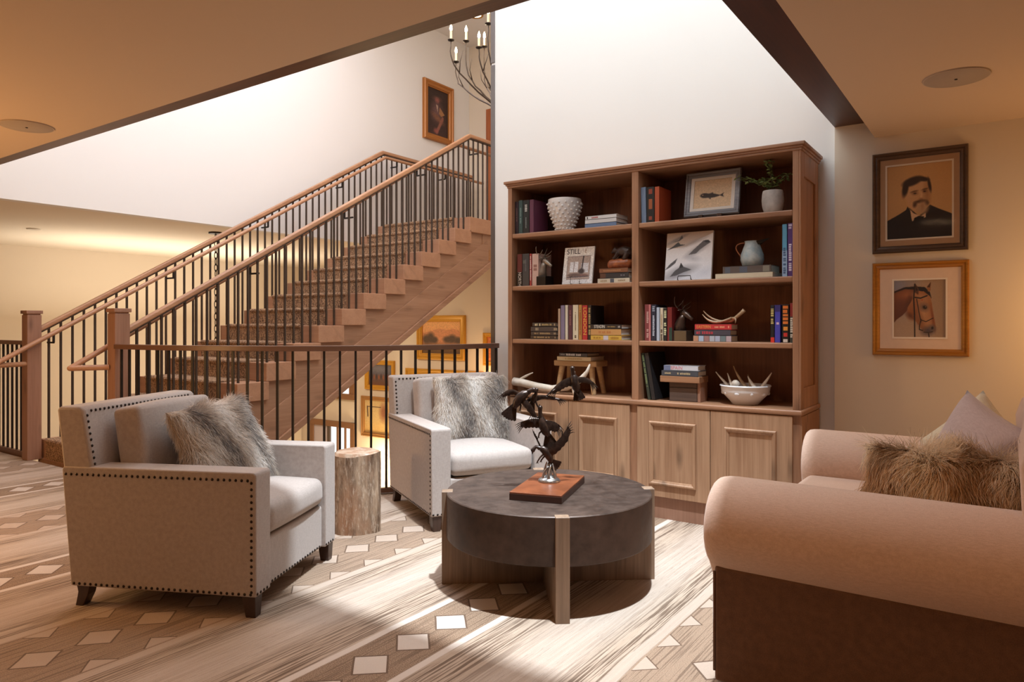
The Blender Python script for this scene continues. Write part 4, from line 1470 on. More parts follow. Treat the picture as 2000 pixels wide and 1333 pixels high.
k = NT('grey_stoneware')
nn_ = k.noise(k.coords(), 14, 5, 0.6)
stonew = k.surf(k.mix(k.step(nn_, 0.35, 0.65), lin((168, 166, 166)), lin((206, 202, 198))), 0.6, 0, k.bump(nn_, 0.2, 0.003))
t = thing('potted_plant', 'small leafy green plant in a pale stoneware vase, top right shelf', 'plant', (-1.145, 4.345, Z1))
MB().lathe([(0.042, 0), (0.048, 0.006), (0.060, 0.05), (0.063, 0.085), (0.060, 0.125), (0.056, 0.142), (0.052, 0.142), (0.052, 0.12), (0.03, 0.02)], 40).build('vase_pot', stonew, t, smooth=60)
stems, leaves = MB(), MB()
for s in range(15):
    a = rng.uniform(0, 6.28)
    if s < 4:
        tip = Vector((-0.14 - 0.02 * s, rng.uniform(-0.05, 0.03), 0.20 + 0.012 * s))
    elif s < 7:
        tip = Vector((-0.05 + 0.02 * (s - 4), rng.uniform(-0.03, 0.03), 0.30 + 0.01 * (s - 4)))
    else:
        tip = Vector((0.02 + 0.09 * math.cos(a), 0.06 * math.sin(a), 0.19 + rng.uniform(0, 0.06)))
    path = bez((0.01 * math.cos(a), 0.01 * math.sin(a), 0.11), (tip.x * 0.25, tip.y * 0.25, max(tip.z, 0.2)), tip, 9)
    stems.tube(path, 0.0016, 5)
    for p in path[3:]:
        for q in range(2):
            ln_ = rng.uniform(0.020, 0.031)
            Mx = Matrix.Translation(p) @ Matrix.Rotation(rng.uniform(0, 6.28), 4, 'Z') @ Matrix.Rotation(rng.uniform(-0.9, 0.5), 4, 'Y') @ Matrix.Rotation(rng.uniform(-0.6, 0.6), 4, 'X')
            w_ = ln_ * 0.32
            leaves.add([(0, 0, 0), (ln_ * .35, w_, 0.002), (ln_ * .75, w_ * .7, 0), (ln_, 0, -0.004), (ln_ * .75, -w_ * .7, 0), (ln_ * .35, -w_, 0.002), (ln_ * .5, 0, -0.003)],
                       [(0, 6, 1), (1, 6, 2), (2, 6, 3), (3, 6, 4), (4, 6, 5), (5, 6, 0)], Mx)
stems.build('stems', plain((74, 70, 44), 0.7), t)
leaves.build('foliage', plain((122, 142, 84), 0.55), t, kind='stuff')

k = NT('blue_enamel')
nn_ = k.noise(k.coords(), 18, 5, 0.65)
enam = k.surf(k.mix(k.step(nn_, 0.38, 0.62), lin((150, 172, 184)), lin((196, 206, 206))), 0.4)
t = thing('enamel_pitcher', 'pale blue speckled pitcher with copper handle on old books', 'pitcher', (-1.262, 4.335, Z2 + 0.074))
MB().lathe([(0.048, 0), (0.058, 0.008), (0.068, 0.04), (0.066, 0.07), (0.054, 0.105), (0.043, 0.135), (0.042, 0.148), (0.045, 0.152), (0.040, 0.150), (0.04, 0.13), (0.05, 0.1), (0.06, 0.05)], 40).build('pitcher_body', enam, t, smooth=60)
MB().add([(0.03, -0.03, 0.150), (0.03, 0.03, 0.150), (0.105, 0.0, 0.166), (0.04, -0.022, 0.128), (0.04, 0.022, 0.128), (0.085, 0, 0.152)], [(0, 2, 5, 3), (1, 4, 5, 2), (3, 5, 4), (0, 3, 4, 1), (0, 1, 2)]).build('spout', MT['iron_dark'], t)
MB().tube(bez((-0.040, 0, 0.145), (-0.135, 0, 0.145), (-0.072, 0, 0.07), 8) + bez((-0.072, 0, 0.07), (-0.06, 0, 0.045), (-0.055, 0, 0.03), 3)[1:], 0.0042, 8).build('handle', plain((168, 110, 80), 0.4, 0.6), t, smooth=180)
G = 'books under the pitcher'
book('cream folio lying flat at the bottom under the pitcher', G, -1.450, -1.110, Z2, 0.030, (226, 210, 178), flat=True, y0=4.225, depth=0.21, yaw=-2, rough=0.8)
book('old brown and blue patterned book under the pitcher', G, -1.413, -1.126, Z2 + 0.0305, 0.043, (104, 88, 80), flat=True, y0=4.25, depth=0.17, yaw=-3, rough=0.8, plates=[(0.05, 0.16, 0.1, 0.9, (86, 92, 104)), (0.36, 0.52, 0.1, 0.9, (84, 90, 104)), (0.84, 0.97, 0.1, 0.9, (130, 124, 112))])

bonem = NT('antler_bone')
nn_ = bonem.noise(bonem.coords(), 12, 4, 0.6)
bonem_m = bonem.surf(bonem.mix(bonem.step(nn_, 0.3, 0.7), lin((232, 222, 208)), lin((196, 178, 156))), 0.5)
hornm = NT('antler_horn')
nn_ = hornm.noise(hornm.coords((8, 8, 8)), 2, 5, 0.6)
horn_m = hornm.surf(hornm.mix(hornm.step(nn_, 0.3, 0.7), lin((206, 178, 142)), lin((142, 104, 74))), 0.45)
BC = (-1.306, 4.345)
t = thing('ceramic_bowl', 'white footed ceramic bowl with cut-out rim relief on the right counter', 'bowl', (BC[0], BC[1], CT))
MB().lathe([(0.075, 0), (0.080, 0.006), (0.092, 0.022), (0.118, 0.050), (0.138, 0.070), (0.140, 0.082), (0.144, 0.108), (0.150, 0.112), (0.146, 0.118), (0.138, 0.114), (0.128, 0.08), (0.06, 0.02)], 56).build('bowl_body', white_c, t, smooth=50)
rel = MB()
for i in range(10):
    a = 36 * i + 14
    rel.ball((0, 0, 0), (0.010, 0.020 if i % 2 else 0.012, 0.013), 10, 6, M=RZ(a) @ TR(0.131, 0, 0.070))
rel.build('rim_relief', white_c, t, smooth=180)
tines = (((-0.03, 0.0, 0.05), (-0.10, -0.02, 0.10), (-0.172, -0.03, 0.19), 0.015, 'pale tapering antler tip leaning left out of the bowl'),
         ((-0.055, -0.04, 0.06), (-0.072, -0.04, 0.12), (-0.098, -0.035, 0.185), 0.013, 'short pale antler tip beside the left tip in the bowl'),
         ((0.04, 0.03, 0.06), (-0.04, 0.03, 0.12), (-0.088, 0.05, 0.225), 0.015, 'brown antler tip rising highest from the bowl'),
         ((0.02, 0.05, 0.07), (0.012, 0.055, 0.13), (-0.004, 0.06, 0.175), 0.012, 'small brown antler tip at the back of the bowl'),
         ((0.10, -0.03, 0.07), (0.05, -0.03, 0.115), (0.020, -0.02, 0.170), 0.017, 'thick pale antler piece lying across the bowl'),
         ((0.06, 0.0, 0.06), (0.11, 0.0, 0.12), (0.152, 0.01, 0.195), 0.016, 'pale antler tip leaning right out of the bowl'))
for i, (a, b, c, r_, lab) in enumerate(tines):
    pts = bez(a, b, c, 8)
    o = MB().tube([p + Vector((0, 0, -0.0)) for p in pts], [r_ * (1 - 0.85 * (q / 8) ** 1.3) for q in range(9)], 10).build('antler_tip', horn_m if i in (2, 3) else bonem_m, None, smooth=180)
    o.location = (BC[0], BC[1], CT)
    tag(o, lab, 'antler', 'antler tips in the bowl')
o = MB().ball((-0.045, -0.045, 0.126), (0.024, 0.022, 0.022), 14, 10).build('antler_burr', bonem_m, None, smooth=180)
o.location = (BC[0], BC[1], CT)
tag(o, 'round pale antler burr at the left of the bowl', 'antler', 'antler tips in the bowl')

# antlers on the red book
zt = Z3 + 0.106
t = thing('antler_pair', 'curved brown antlers lying on the bright red book', 'antler', (-1.42, 4.285, zt))
MB().tube(bez((-0.125, 0.0, 0.082), (-0.06, 0.0, 0.0), (0.045, 0.01, 0.020), 8) + bez((0.045, 0.01, 0.020), (0.09, 0.0, 0.05), (0.126, 0.0, 0.085), 5)[1:], [0.003, 0.004, 0.005, 0.006, 0.007, 0.0075, 0.008, 0.0085, 0.009, 0.0095, 0.010, 0.0105, 0.011, 0.013], 8).build('beam', horn_m, t, smooth=180)
MB().tube(bez((-0.120, -0.03, 0.060), (-0.055, -0.04, -0.025), (0.05, 0.0, 0.040), 9), [0.002, 0.004, 0.0055, 0.007, 0.008, 0.008, 0.008, 0.008, 0.007, 0.006], 8).build('tine', horn_m, t, smooth=180)
MB().tube(bez((0.055, 0.0, 0.036), (0.09, -0.02, 0.040), (0.080, -0.03, 0.004), 6), [0.008, 0.007, 0.006, 0.005, 0.004, 0.003, 0.002], 8).build('tine', horn_m, t, smooth=180)

# long moose antler on the left counter
t = thing('long_antler', 'long white antler lying across the left counter before the stool', 'antler', (-2.55, 4.225, CT))
main = [Vector(p) for p in ((-0.375, 0.0, 0.070), (-0.30, 0.0, 0.064), (-0.18, 0.0, 0.044), (-0.05, 0.0, 0.034), (0.06, 0.0, 0.052), (0.12, 0.0, 0.082), (0.18, 0.0, 0.112), (0.225, 0.0, 0.165), (0.245, 0.0, 0.215))]
MB().tube(main, [0.030, 0.028, 0.027, 0.024, 0.026, 0.030, 0.020, 0.012, 0.005], 12).build('beam', bonem_m, t, smooth=180)
MB().tube(bez((-0.33, 0.01, 0.082), (-0.29, 0.02, 0.112), (-0.225, 0.02, 0.138), 6), [0.012, 0.011, 0.010, 0.009, 0.007, 0.005, 0.003], 8).build('tine', bonem_m, t, smooth=180)
MB().tube(bez((0.10, 0.0, 0.085), (0.12, 0.0, 0.05), (0.122, -0.01, 0.0), 6), [0.018, 0.016, 0.013, 0.011, 0.009, 0.007, 0.004], 8).build('tine', bonem_m, t, smooth=180)
MB().tube(bez((0.10, 0.0, 0.09), (0.125, 0.0, 0.13), (0.13, 0.0, 0.16), 5), [0.014, 0.012, 0.009, 0.006, 0.004, 0.002], 8).build('tine', bonem_m, t, smooth=180)


# ---------------------------------------------------------------- deer busts, bear
def deer_bust(label, loc, rz, col, base_col):
    t = thing('deer_bust', label, 'figurine', loc, R(rz), 'deer busts')
    bm_ = plain(base_col, 0.3)
    mm = plain(col, 0.35, 0.55)
    MB().box(-0.050, 0.050, -0.045, 0.045, 0, 0.066).build('plinth', bm_, t, bevel=0.002)
    nk = MB().tube([(-0.022, 0, 0.064), (-0.020, 0, 0.10), (-0.006, 0, 0.140), (0.008, 0, 0.165)], [0.040, 0.034, 0.025, 0.018], 14)
    nk.build('neck', mm, t, smooth=180)
    hd = MB().tube([(-0.012, 0, 0.178), (0.005, 0, 0.176), (0.030, 0, 0.162), (0.052, 0, 0.146), (0.066, 0, 0.136), (0.070, 0, 0.133)], [0.012, 0.022, 0.019, 0.012, 0.011, 0.004], 12)
    hd.build('head', mm, t, smooth=180)
    for s in (-1, 1):
        MB().tube([(0.0, s * 0.014, 0.184), (-0.008, s * 0.034, 0.194), (-0.012, s * 0.046, 0.192)], [0.004, 0.009, 0.001], 8, flat=0.5).build('ear', mm, t, smooth=180)
        an = MB()
        an.tube(bez((0.004, s * 0.010, 0.190), (-0.045, s * 0.05, 0.215), (-0.020, s * 0.062, 0.275), 9), [0.0045, 0.0045, 0.004, 0.004, 0.0038, 0.0034, 0.003, 0.0026, 0.002, 0.001], 7)
        an.tube(bez((-0.018, s * 0.028, 0.215), (0.010, s * 0.045, 0.225), (0.030, s * 0.05, 0.250), 5), [0.0034, 0.003, 0.0028, 0.0024, 0.002, 0.001], 6)
        an.tube(bez((-0.001, s * 0.014, 0.196), (0.022, s * 0.03, 0.200), (0.036, s * 0.036, 0.222), 5), [0.0034, 0.003, 0.0028, 0.0024, 0.002, 0.001], 6)
        an.build('antler', mm, t, smooth=180)
    return t


deer_bust('silver deer bust with branching antlers on a black plinth', (-2.700, 4.275, Z2), -8, (150, 138, 126), (26, 22, 22))
deer_bust('dark bronze deer bust beside the third right shelf books', (-1.678, 4.285, Z3), -8, (82, 64, 54), (60, 48, 40))

t = thing('bear_figurine', 'dark bear crouched on an amber rock, on three stacked books', 'figurine', (-2.110, 4.295, Z2 + 0.097))
k = NT('amber_rock')
nn_ = k.noise(k.coords(), 30, 5, 0.6)
rockm = k.surf(k.mix(k.step(nn_, 0.35, 0.65), lin((172, 96, 52)), lin((120, 64, 38))), 0.4, 0, k.bump(nn_, 0.3, 0.004))
rk = MB().rbox((0, 0, 0.028), (0.160, 0.09, 0.058), 0.02, (0.01, 0.01, 0.008), 5, 3)
rk.v = [(x + 0.004 * mnoise.noise((x * 40, y * 40, z * 40)), y + 0.004 * mnoise.noise((y * 40, z * 40, x * 40)), max(0, z + 0.004 * mnoise.noise((z * 40, x * 40, y * 40)))) for x, y, z in rk.v]
rk.build('rock', rockm, t, smooth=180, merge=True)
br = MB()
br.tube([(0.068, 0, 0.085), (0.055, 0, 0.105), (0.025, 0, 0.115), (-0.005, 0, 0.112), (-0.025, 0, 0.115)], [0.02, 0.034, 0.036, 0.030, 0.022], 14)
br.ball((-0.040, 0, 0.122), (0.023, 0.020, 0.019), 14, 10)
br.tube([(-0.050, 0, 0.118), (-0.066, 0, 0.110), (-0.071, 0, 0.109)], [0.012, 0.009, 0.006], 10)
for s in (-1, 1):
    br.tube([(-0.012, s * 0.02, 0.105), (-0.025, s * 0.024, 0.080), (-0.045, s * 0.024, 0.062)], [0.016, 0.012, 0.010], 10)
    br.tube([(0.055, s * 0.022, 0.095), (0.045, s * 0.03, 0.070), (0.03, s * 0.03, 0.058)], [0.024, 0.017, 0.012], 10)
    br.ball((-0.036, s * 0.015, 0.141), (0.006, 0.004, 0.007), 8, 6)
bo = br.build('bear', plain((58, 38, 30), 0.45), t, smooth=180)
rm = bo.modifiers.new('fuse', 'REMESH')
rm.mode = 'VOXEL'
rm.voxel_size = 0.0035
rm.use_smooth_shade = True
sm_ = bo.modifiers.new('smooth', 'SMOOTH')
sm_.iterations = 3

# ---------------------------------------------------------------- magazines and prints on small easels


def easel(parent, w, col, lean):
    m_ = plain(col, 0.4, 0.4)
    for s in (-1, 1):
        MB().tube([(s * w, -0.028, 0.02), (s * w, -0.024, 0.004), (s * w, 0.06, 0.004)], 0.0022, 6).build('easel_foot', m_, parent, smooth=180)


bw_m = attr_mat('cover_print', 0.35)
p = Pic(90, 120, (236, 232, 226))
p.grad(0.3, 1.2, (206, 210, 218))
p.blend(((p.x > 0.12) & (p.x < 0.90) & (p.y > 0.24) & (p.y < 0.88)).astype(float), (150, 138, 134))
p.blend(((p.x > 0.14) & (p.x < 0.88) & (p.y > 0.26) & (p.y < 0.86)).astype(float), (176, 158, 148))
p.blend(((p.x > 0.22) & (p.x < 0.50) & (p.y > 0.40) & (p.y < 0.68)).astype(float), (226, 228, 234))
p.blend(((p.x > 0.60) & (p.x < 0.84) & (p.y > 0.44) & (p.y < 0.70)).astype(float), (214, 216, 222))
p.line([(0.36, 0.40), (0.36, 0.68)], 0.012, (150, 140, 140))
p.line([(0.66, 0.26), (0.63, 0.62)], 0.02, (52, 44, 46))
p.ell(0.62, 0.66, 0.10, 0.07, (58, 48, 48), 0.3)
p.ell(0.40, 0.76, 0.24, 0.05, (110, 90, 84), 0.3)
p.ell(0.70, 0.78, 0.16, 0.04, (130, 96, 90), 0.3)
p.line([(0.16, 0.82), (0.86, 0.80)], 0.015, (96, 86, 88))
p.speckle(0.10, 2, 4)
t = thing('magazine', 'white magazine with a bold black title on a small wire easel', 'magazine', (-2.428, 4.262, Z2), 0)
Mm = TR(0, 0, 0.004) @ RX(-10) @ TR(0, 0, 0.130)
MB(Mm).box(-0.117, 0.117, 0.0, 0.012, -0.130, 0.130).build('pages', PAPER_W, t)
pic_mesh(p, 0.232, 0.258, 'front_cover', t, Mm @ TR(0, -0.0012, 0), bw_m)
text_mesh('STILL', 0.052, plain((60, 54, 52), 0.4), t, Mm @ TR(-0.045, -0.0024, 0.098) @ RX(90), 'cover_title', 0.9)
text_mesh('E', 0.040, plain((176, 150, 130), 0.4), t, Mm @ TR(0.052, -0.0024, 0.098) @ RX(90), 'cover_title', 0.8)
easel(t, 0.035, (40, 34, 32), -10)
MB().tube([(-0.035, -0.022, 0.052), (-0.035, -0.026, 0.004)], 0.0016, 6).tube([(0.035, -0.02, 0.034), (0.035, -0.026, 0.004)], 0.0016, 6).tube([(-0.045, -0.021, 0.052), (-0.022, -0.020, 0.056)], 0.0014, 6).build('wire_holder', MT['iron_dark'], t)

p = Pic(150, 150, (232, 231, 234))
p.grad(0.45, 1.1, (206, 208, 216))
p.poly([(0, 0), (1, 0), (1, 0.05), (0.72, 0.16), (0.45, 0.30), (0.2, 0.33), (0, 0.30)], (196, 178, 164))
for cx, cy, rx, ry, rot, c in ((0.24, 0.14, 0.20, 0.03, -24, (120, 112, 110)), (0.60, 0.22, 0.22, 0.035, -20, (168, 160, 158)), (0.66, 0.40, 0.20, 0.055, -27, (150, 150, 156)), (0.60, 0.56, 0.12, 0.05, 10, (186, 188, 196)), (0.36, 0.82, 0.27, 0.08, -14, (122, 122, 128)), (0.20, 0.93, 0.22, 0.05, -10, (150, 150, 158)), (0.86, 0.86, 0.2, 0.08, -15, (196, 200, 210))):
    p.ell(cx, cy, rx, ry, c, 0.8, rot, 0.8)
p.poly([(0.02, 0.36), (0.14, 0.29), (0.26, 0.20), (0.31, 0.25), (0.42, 0.265), (0.30, 0.29), (0.16, 0.32)], (62, 60, 62))
p.poly([(0.14, 0.20), (0.27, 0.16), (0.33, 0.06), (0.36, 0.12), (0.28, 0.18)], (84, 80, 80))
p.poly([(0.50, 0.48), (0.62, 0.36), (0.80, 0.20), (0.96, 0.24), (0.86, 0.30), (0.74, 0.38), (0.66, 0.46)], (96, 94, 98))
p.poly([(0.80, 0.20), (0.90, 0.19), (0.95, 0.24), (0.86, 0.25)], (52, 50, 52))
p.poly([(0.0, 0.78), (0.10, 0.66), (0.26, 0.54), (0.22, 0.64), (0.10, 0.73)], (84, 84, 88))
p.poly([(0.12, 0.92), (0.22, 0.80), (0.31, 0.74), (0.345, 0.64), (0.40, 0.72), (0.58, 0.79), (0.40, 0.84), (0.26, 0.90)], (78, 78, 82))
p.poly([(0.31, 0.75), (0.345, 0.635), (0.40, 0.73)], (44, 44, 48))
p.speckle(0.03, 1, 8)
t = thing('photo_book', 'large black and white cloud-like photo book standing on an easel', 'book', (-1.640, 4.262, Z2), 0)
Mm = TR(0, 0, 0.004) @ RX(-9) @ TR(0, 0, 0.153)
MB(Mm).box(-0.150, 0.150, 0.0, 0.018, -0.153, 0.153).build('pages', PAPER_W, t)
pic_mesh(p, 0.300, 0.306, 'front_cover', t, Mm @ TR(0, -0.0012, 0), bw_m)
MB().tube([(-0.052, -0.014, 0.002), (-0.052, -0.028, 0.006), (-0.05, -0.026, 0.028), (0.03, -0.026, 0.028), (0.034, -0.028, 0.006), (0.034, -0.014, 0.002)], 0.003, 8).build('easel_rest', MT['iron_dark'], t, smooth=180)


# ---------------------------------------------------------------- framed pictures
def framed(name, label, cat, M, w, h, fw, depth, frame_m, pic, mat_c=None, mat_w=0.0, fillet=None, glass_=False, group=None, inner=None):
    t = thing(name, label, cat, (0, 0, 0), 0, group)
    t.matrix_world = M
    prof = [(0, 0), (0, depth * 0.75), (fw * 0.12, depth), (fw * 0.3, depth * 0.95), (fw * 0.42, depth * 0.7), (fw * 0.62, depth * 0.8), (fw * 0.8, depth * 0.72), (fw * 0.9, depth * 0.45), (fw, depth * 0.4), (fw, 0.004)]
    frame_profile(w, h, prof).build('frame', frame_m, t, smooth=25)
    MB().box(-w / 2 + 0.004, w / 2 - 0.004, -0.004, 0.0, -h / 2 + 0.004, h / 2 - 0.004).build('backing', plain((90, 70, 50), 0.8), t)
    iw, ih = w - 2 * fw, h - 2 * fw
    if mat_w:
        mw = mat_w if isinstance(mat_w, tuple) else (mat_w, mat_w)
        pw, ph = iw - 2 * mw[0], ih - 2 * mw[1]
        mb = MB()
        for a0, a1, b0, b1 in ((-iw / 2, iw / 2, ph / 2, ih / 2), (-iw / 2, iw / 2, -ih / 2, -ph / 2), (-iw / 2, -pw / 2, -ph / 2, ph / 2), (pw / 2, iw / 2, -ph / 2, ph / 2)):
            mb.box(a0 - 0.002, a1 + 0.002, -0.010, -0.004, b0, b1)
        mb.build('mat_board', plain(mat_c, 0.8), t)
        if fillet:
            frame_profile(pw + 0.006, ph + 0.006, [(0, 0.009), (0, 0.0125), (0.009, 0.0125), (0.009, 0.006)]).build('mat_bevel', plain(fillet, 0.6), t)
    else:
        pw, ph = iw, ih
    pic_mesh(pic, pw, ph, 'print', t, TR(0, -0.0062, 0))
    if glass_:
        MB().add([(-iw / 2, -0.014, -ih / 2), (iw / 2, -0.014, -ih / 2), (iw / 2, -0.014, ih / 2), (-iw / 2, -0.014, ih / 2)], [(0, 1, 2, 3)]).build('glazing', MT['glass'], t)
    return t


# fish fossil in a weathered frame on the top right shelf
p = Pic(110, 90, (214, 186, 152))
p.speckle(0.05, 3, 2)
p.ell(0.30, 0.55, 0.12, 0.085, (52, 42, 40), 0.2, 8)
p.ell(0.44, 0.57, 0.20, 0.075, (58, 47, 44), 0.2, 5)
p.poly([(0.55, 0.53), (0.70, 0.575), (0.80, 0.50), (0.77, 0.575), (0.80, 0.66), (0.70, 0.60), (0.55, 0.63)], (60, 48, 45))
p.poly([(0.40, 0.50), (0.50, 0.46), (0.53, 0.51)], (66, 54, 50))
p.poly([(0.40, 0.64), (0.45, 0.70), (0.47, 0.64)], (66, 54, 50))
p.ell(0.245, 0.53, 0.018, 0.02, (170, 140, 112), 0.3)
p.blend((((p.x < 0.012) | (p.x > 0.988) | (p.y < 0.014) | (p.y > 0.986))).astype(float), (84, 64, 50))
silv = wood('weathered_silver', (150, 152, 160), (92, 92, 100), 'X', 0.45, 0.0)
Mf = TR(-1.514, 4.340, Z1 + 0.026) @ RX(-11) @ TR(0, 0, 0.144)
ff = framed('fossil_frame', 'fish fossil in a weathered grey frame on the top right shelf', 'picture', Mf, 0.348, 0.290, 0.036, 0.022, silv, p, (226, 220, 214), 0.017, None, False)
Mi = Mf.inverted()
es = MB(Mi @ TR(-1.514, 4.340, Z1))
for s in (-1, 1):
    es.box(s * 0.06 - 0.018, s * 0.06 + 0.018, -0.035, 0.05, 0.0, 0.010).box(s * 0.06 - 0.015, s * 0.06 + 0.015, -0.034, -0.024, 0.008, 0.034)
es.box(-0.075, 0.075, -0.016, 0.0, 0.008, 0.024)
es.build('easel', MT['leg'], ff, bevel=0.002)

YP_ = YW - 0.04
# portrait
p = Pic(200, 250, (190, 144, 92))
p.ell(0.5, 0.35, 0.75, 0.6, (214, 168, 112), 0.9)
p.grad(0.75, 1.3, (150, 110, 70))
p.poly([(0.0, 0.745), (0.20, 0.66), (0.36, 0.58), (0.50, 0.70), (0.66, 0.56), (0.80, 0.625), (1.0, 0.705), (1, 1), (0, 1)], (40, 32, 32))
p.poly([(0.345, 0.585), (0.42, 0.655), (0.53, 0.70), (0.60, 0.66), (0.60, 0.72), (0.52, 0.74), (0.40, 0.76), (0.35, 0.66)], (226, 190, 150))
p.poly([(0.43, 0.72), (0.50, 0.695), (0.58, 0.71), (0.53, 0.78), (0.49, 0.86), (0.43, 0.88), (0.41, 0.78)], (30, 25, 26))
p.poly([(0.33, 0.56), (0.30, 0.62), (0.40, 0.80), (0.37, 0.62)], (34, 28, 28))
p.ell(0.475, 0.40, 0.175, 0.205, (216, 170, 122), 0.10)
p.ell(0.475, 0.52, 0.13, 0.12, (212, 166, 118), 0.15)
p.ell(0.265, 0.415, 0.026, 0.045, (190, 140, 98), 0.3)
p.ell(0.62, 0.42, 0.05, 0.17, (176, 128, 84), 0.6, 0, 0.7)
p.ell(0.40, 0.235, 0.15, 0.055, (62, 46, 40), 0.25, -14)
p.ell(0.295, 0.325, 0.045, 0.10, (62, 46, 40), 0.3, 12)
p.ell(0.55, 0.215, 0.10, 0.03, (66, 50, 42), 0.3, 10)
p.ell(0.655, 0.30, 0.022, 0.09, (70, 52, 44), 0.4, -12)
p.ell(0.43, 0.370, 0.050, 0.011, (92, 66, 52), 0.6, -8, 0.85)
p.ell(0.585, 0.352, 0.045, 0.011, (92, 66, 52), 0.6, -10, 0.85)
p.ell(0.437, 0.395, 0.040, 0.020, (156, 112, 78), 0.8)
p.ell(0.440, 0.397, 0.019, 0.0085, (58, 42, 38), 0.6)
p.ell(0.583, 0.378, 0.036, 0.020, (146, 104, 72), 0.8)
p.ell(0.583, 0.380, 0.017, 0.0085, (58, 42, 38), 0.6)
p.ell(0.535, 0.43, 0.014, 0.06, (230, 186, 138), 0.8, 6, 0.7)
p.ell(0.53, 0.475, 0.03, 0.014, (168, 116, 78), 0.6, 0, 0.8)
p.ell(0.52, 0.508, 0.085, 0.022, (92, 66, 50), 0.5, -4)
p.ell(0.44, 0.545, 0.03, 0.035, (96, 70, 54), 0.5, 25)
p.ell(0.615, 0.535, 0.03, 0.03, (96, 70, 54), 0.5, -25)
p.ell(0.545, 0.60, 0.080, 0.080, (196, 158, 118), 0.4)
p.ell(0.55, 0.57, 0.02, 0.05, (176, 128, 90), 0.7, 0, 0.5)
p.speckle(0.03, 1, 3)
framed('portrait_picture', 'sepia portrait of a bearded man in a dark wood frame', 'picture', TR(-0.415, YP_, 1.914) , 0.470, 0.576, 0.040, 0.030, wood('dark_frame', (92, 68, 50), (62, 44, 32), 'X', 0.4, 0.0), p, (188, 152, 118), (0.030, 0.034), (238, 224, 204), True)
# horse
p = Pic(190, 205, (172, 146, 122))
p.blend(np.clip(1 - p.x * 1.7, 0, 1) * np.clip(1.25 - p.y * 1.6, 0, 1), (130, 132, 152))
p.grad(0.55, 1.4, (186, 158, 138))
p.blend(np.clip((p.x - 0.5) * 2, 0, 1) * 0.7, (150, 118, 88))
bay, bay2, blk_ = (150, 88, 54), (98, 56, 42), (40, 32, 34)
p.poly([(0.0, 0.21), (0.25, 0.14), (0.42, 0.15), (0.44, 0.42), (0.30, 0.50), (0.20, 0.60), (0.08, 0.68), (0.0, 0.76)], bay2)
p.ell(0.26, 0.27, 0.24, 0.09, (172, 106, 66), 0.8, -12, 0.9)
p.ell(0.10, 0.44, 0.18, 0.12, (112, 66, 50), 0.8, -25, 0.8)
p.ell(0.33, 0.36, 0.05, 0.16, (84, 50, 42), 0.9, 18, 0.6)
p.poly([(0.0, 0.215), (0.22, 0.135), (0.42, 0.125), (0.60, 0.14), (0.69, 0.22), (0.725, 0.34), (0.64, 0.26), (0.46, 0.185), (0.24, 0.165), (0.0, 0.235)], blk_)
p.poly([(0.40, 0.20), (0.58, 0.21), (0.70, 0.30), (0.73, 0.42), (0.745, 0.55), (0.775, 0.70), (0.80, 0.80), (0.79, 0.87), (0.70, 0.925), (0.60, 0.905), (0.52, 0.82), (0.44, 0.72), (0.34, 0.65), (0.28, 0.57), (0.28, 0.48), (0.36, 0.36)], (160, 104, 66))
p.ell(0.59, 0.58, 0.075, 0.20, (196, 150, 106), 0.8, -10, 0.8)
p.ell(0.66, 0.70, 0.05, 0.16, (178, 128, 92), 0.8, -10, 0.7)
p.ell(0.37, 0.56, 0.085, 0.11, (148, 90, 56), 0.6, 20, 0.9)
p.ell(0.33, 0.62, 0.07, 0.04, (96, 58, 44), 0.8, 35, 0.8)
p.ell(0.745, 0.66, 0.02, 0.17, (128, 70, 48), 0.8, -10, 0.8)
p.ell(0.50, 0.70, 0.06, 0.12, (116, 76, 56), 0.9, -22, 0.6)
p.ell(0.53, 0.30, 0.14, 0.045, (176, 128, 88), 0.8, 15, 0.8)
p.poly([(0.41, 0.22), (0.415, 0.065), (0.49, 0.17), (0.48, 0.27)], (92, 58, 44))
p.poly([(0.435, 0.21), (0.43, 0.11), (0.47, 0.18)], (44, 32, 32))
p.poly([(0.63, 0.14), (0.71, 0.055), (0.705, 0.20), (0.66, 0.22)], (150, 100, 66))
p.poly([(0.64, 0.14), (0.71, 0.055), (0.69, 0.15)], (70, 46, 40))
p.ell(0.585, 0.475, 0.070, 0.055, (96, 78, 72), 0.8, 12, 0.85)
p.ell(0.600, 0.480, 0.034, 0.026, (34, 26, 26), 0.5, 12)
p.ell(0.61, 0.472, 0.007, 0.006, (170, 160, 156), 0.6)
p.ell(0.66, 0.87, 0.105, 0.065, (86, 76, 78), 0.7, -12, 0.95)
p.ell(0.74, 0.83, 0.045, 0.05, (104, 92, 90), 0.8, 0, 0.9)
p.ell(0.735, 0.825, 0.018, 0.022, (36, 30, 32), 0.6, 20)
p.line([(0.58, 0.895), (0.66, 0.90), (0.74, 0.885)], 0.006, (44, 36, 38))
p.line([(0.415, 0.09), (0.395, 0.33), (0.41, 0.60), (0.415, 1.0)], 0.012, blk_)
p.line([(0.42, 0.31), (0.52, 0.325), (0.64, 0.285)], 0.011, blk_)
p.line([(0.45, 0.34), (0.49, 0.55), (0.53, 0.72)], 0.008, blk_)
p.line([(0.53, 0.68), (0.50, 0.80), (0.50, 0.85), (0.56, 0.87)], 0.008, blk_)
p.line([(0.53, 0.69), (0.62, 0.72), (0.75, 0.66)], 0.007, blk_)
p.line([(0.67, 0.92), (0.68, 1.0)], 0.010, blk_)
p.ell(0.55, 0.355, 0.014, 0.011, (176, 76, 54), 0.6)
p.speckle(0.025, 2, 6)
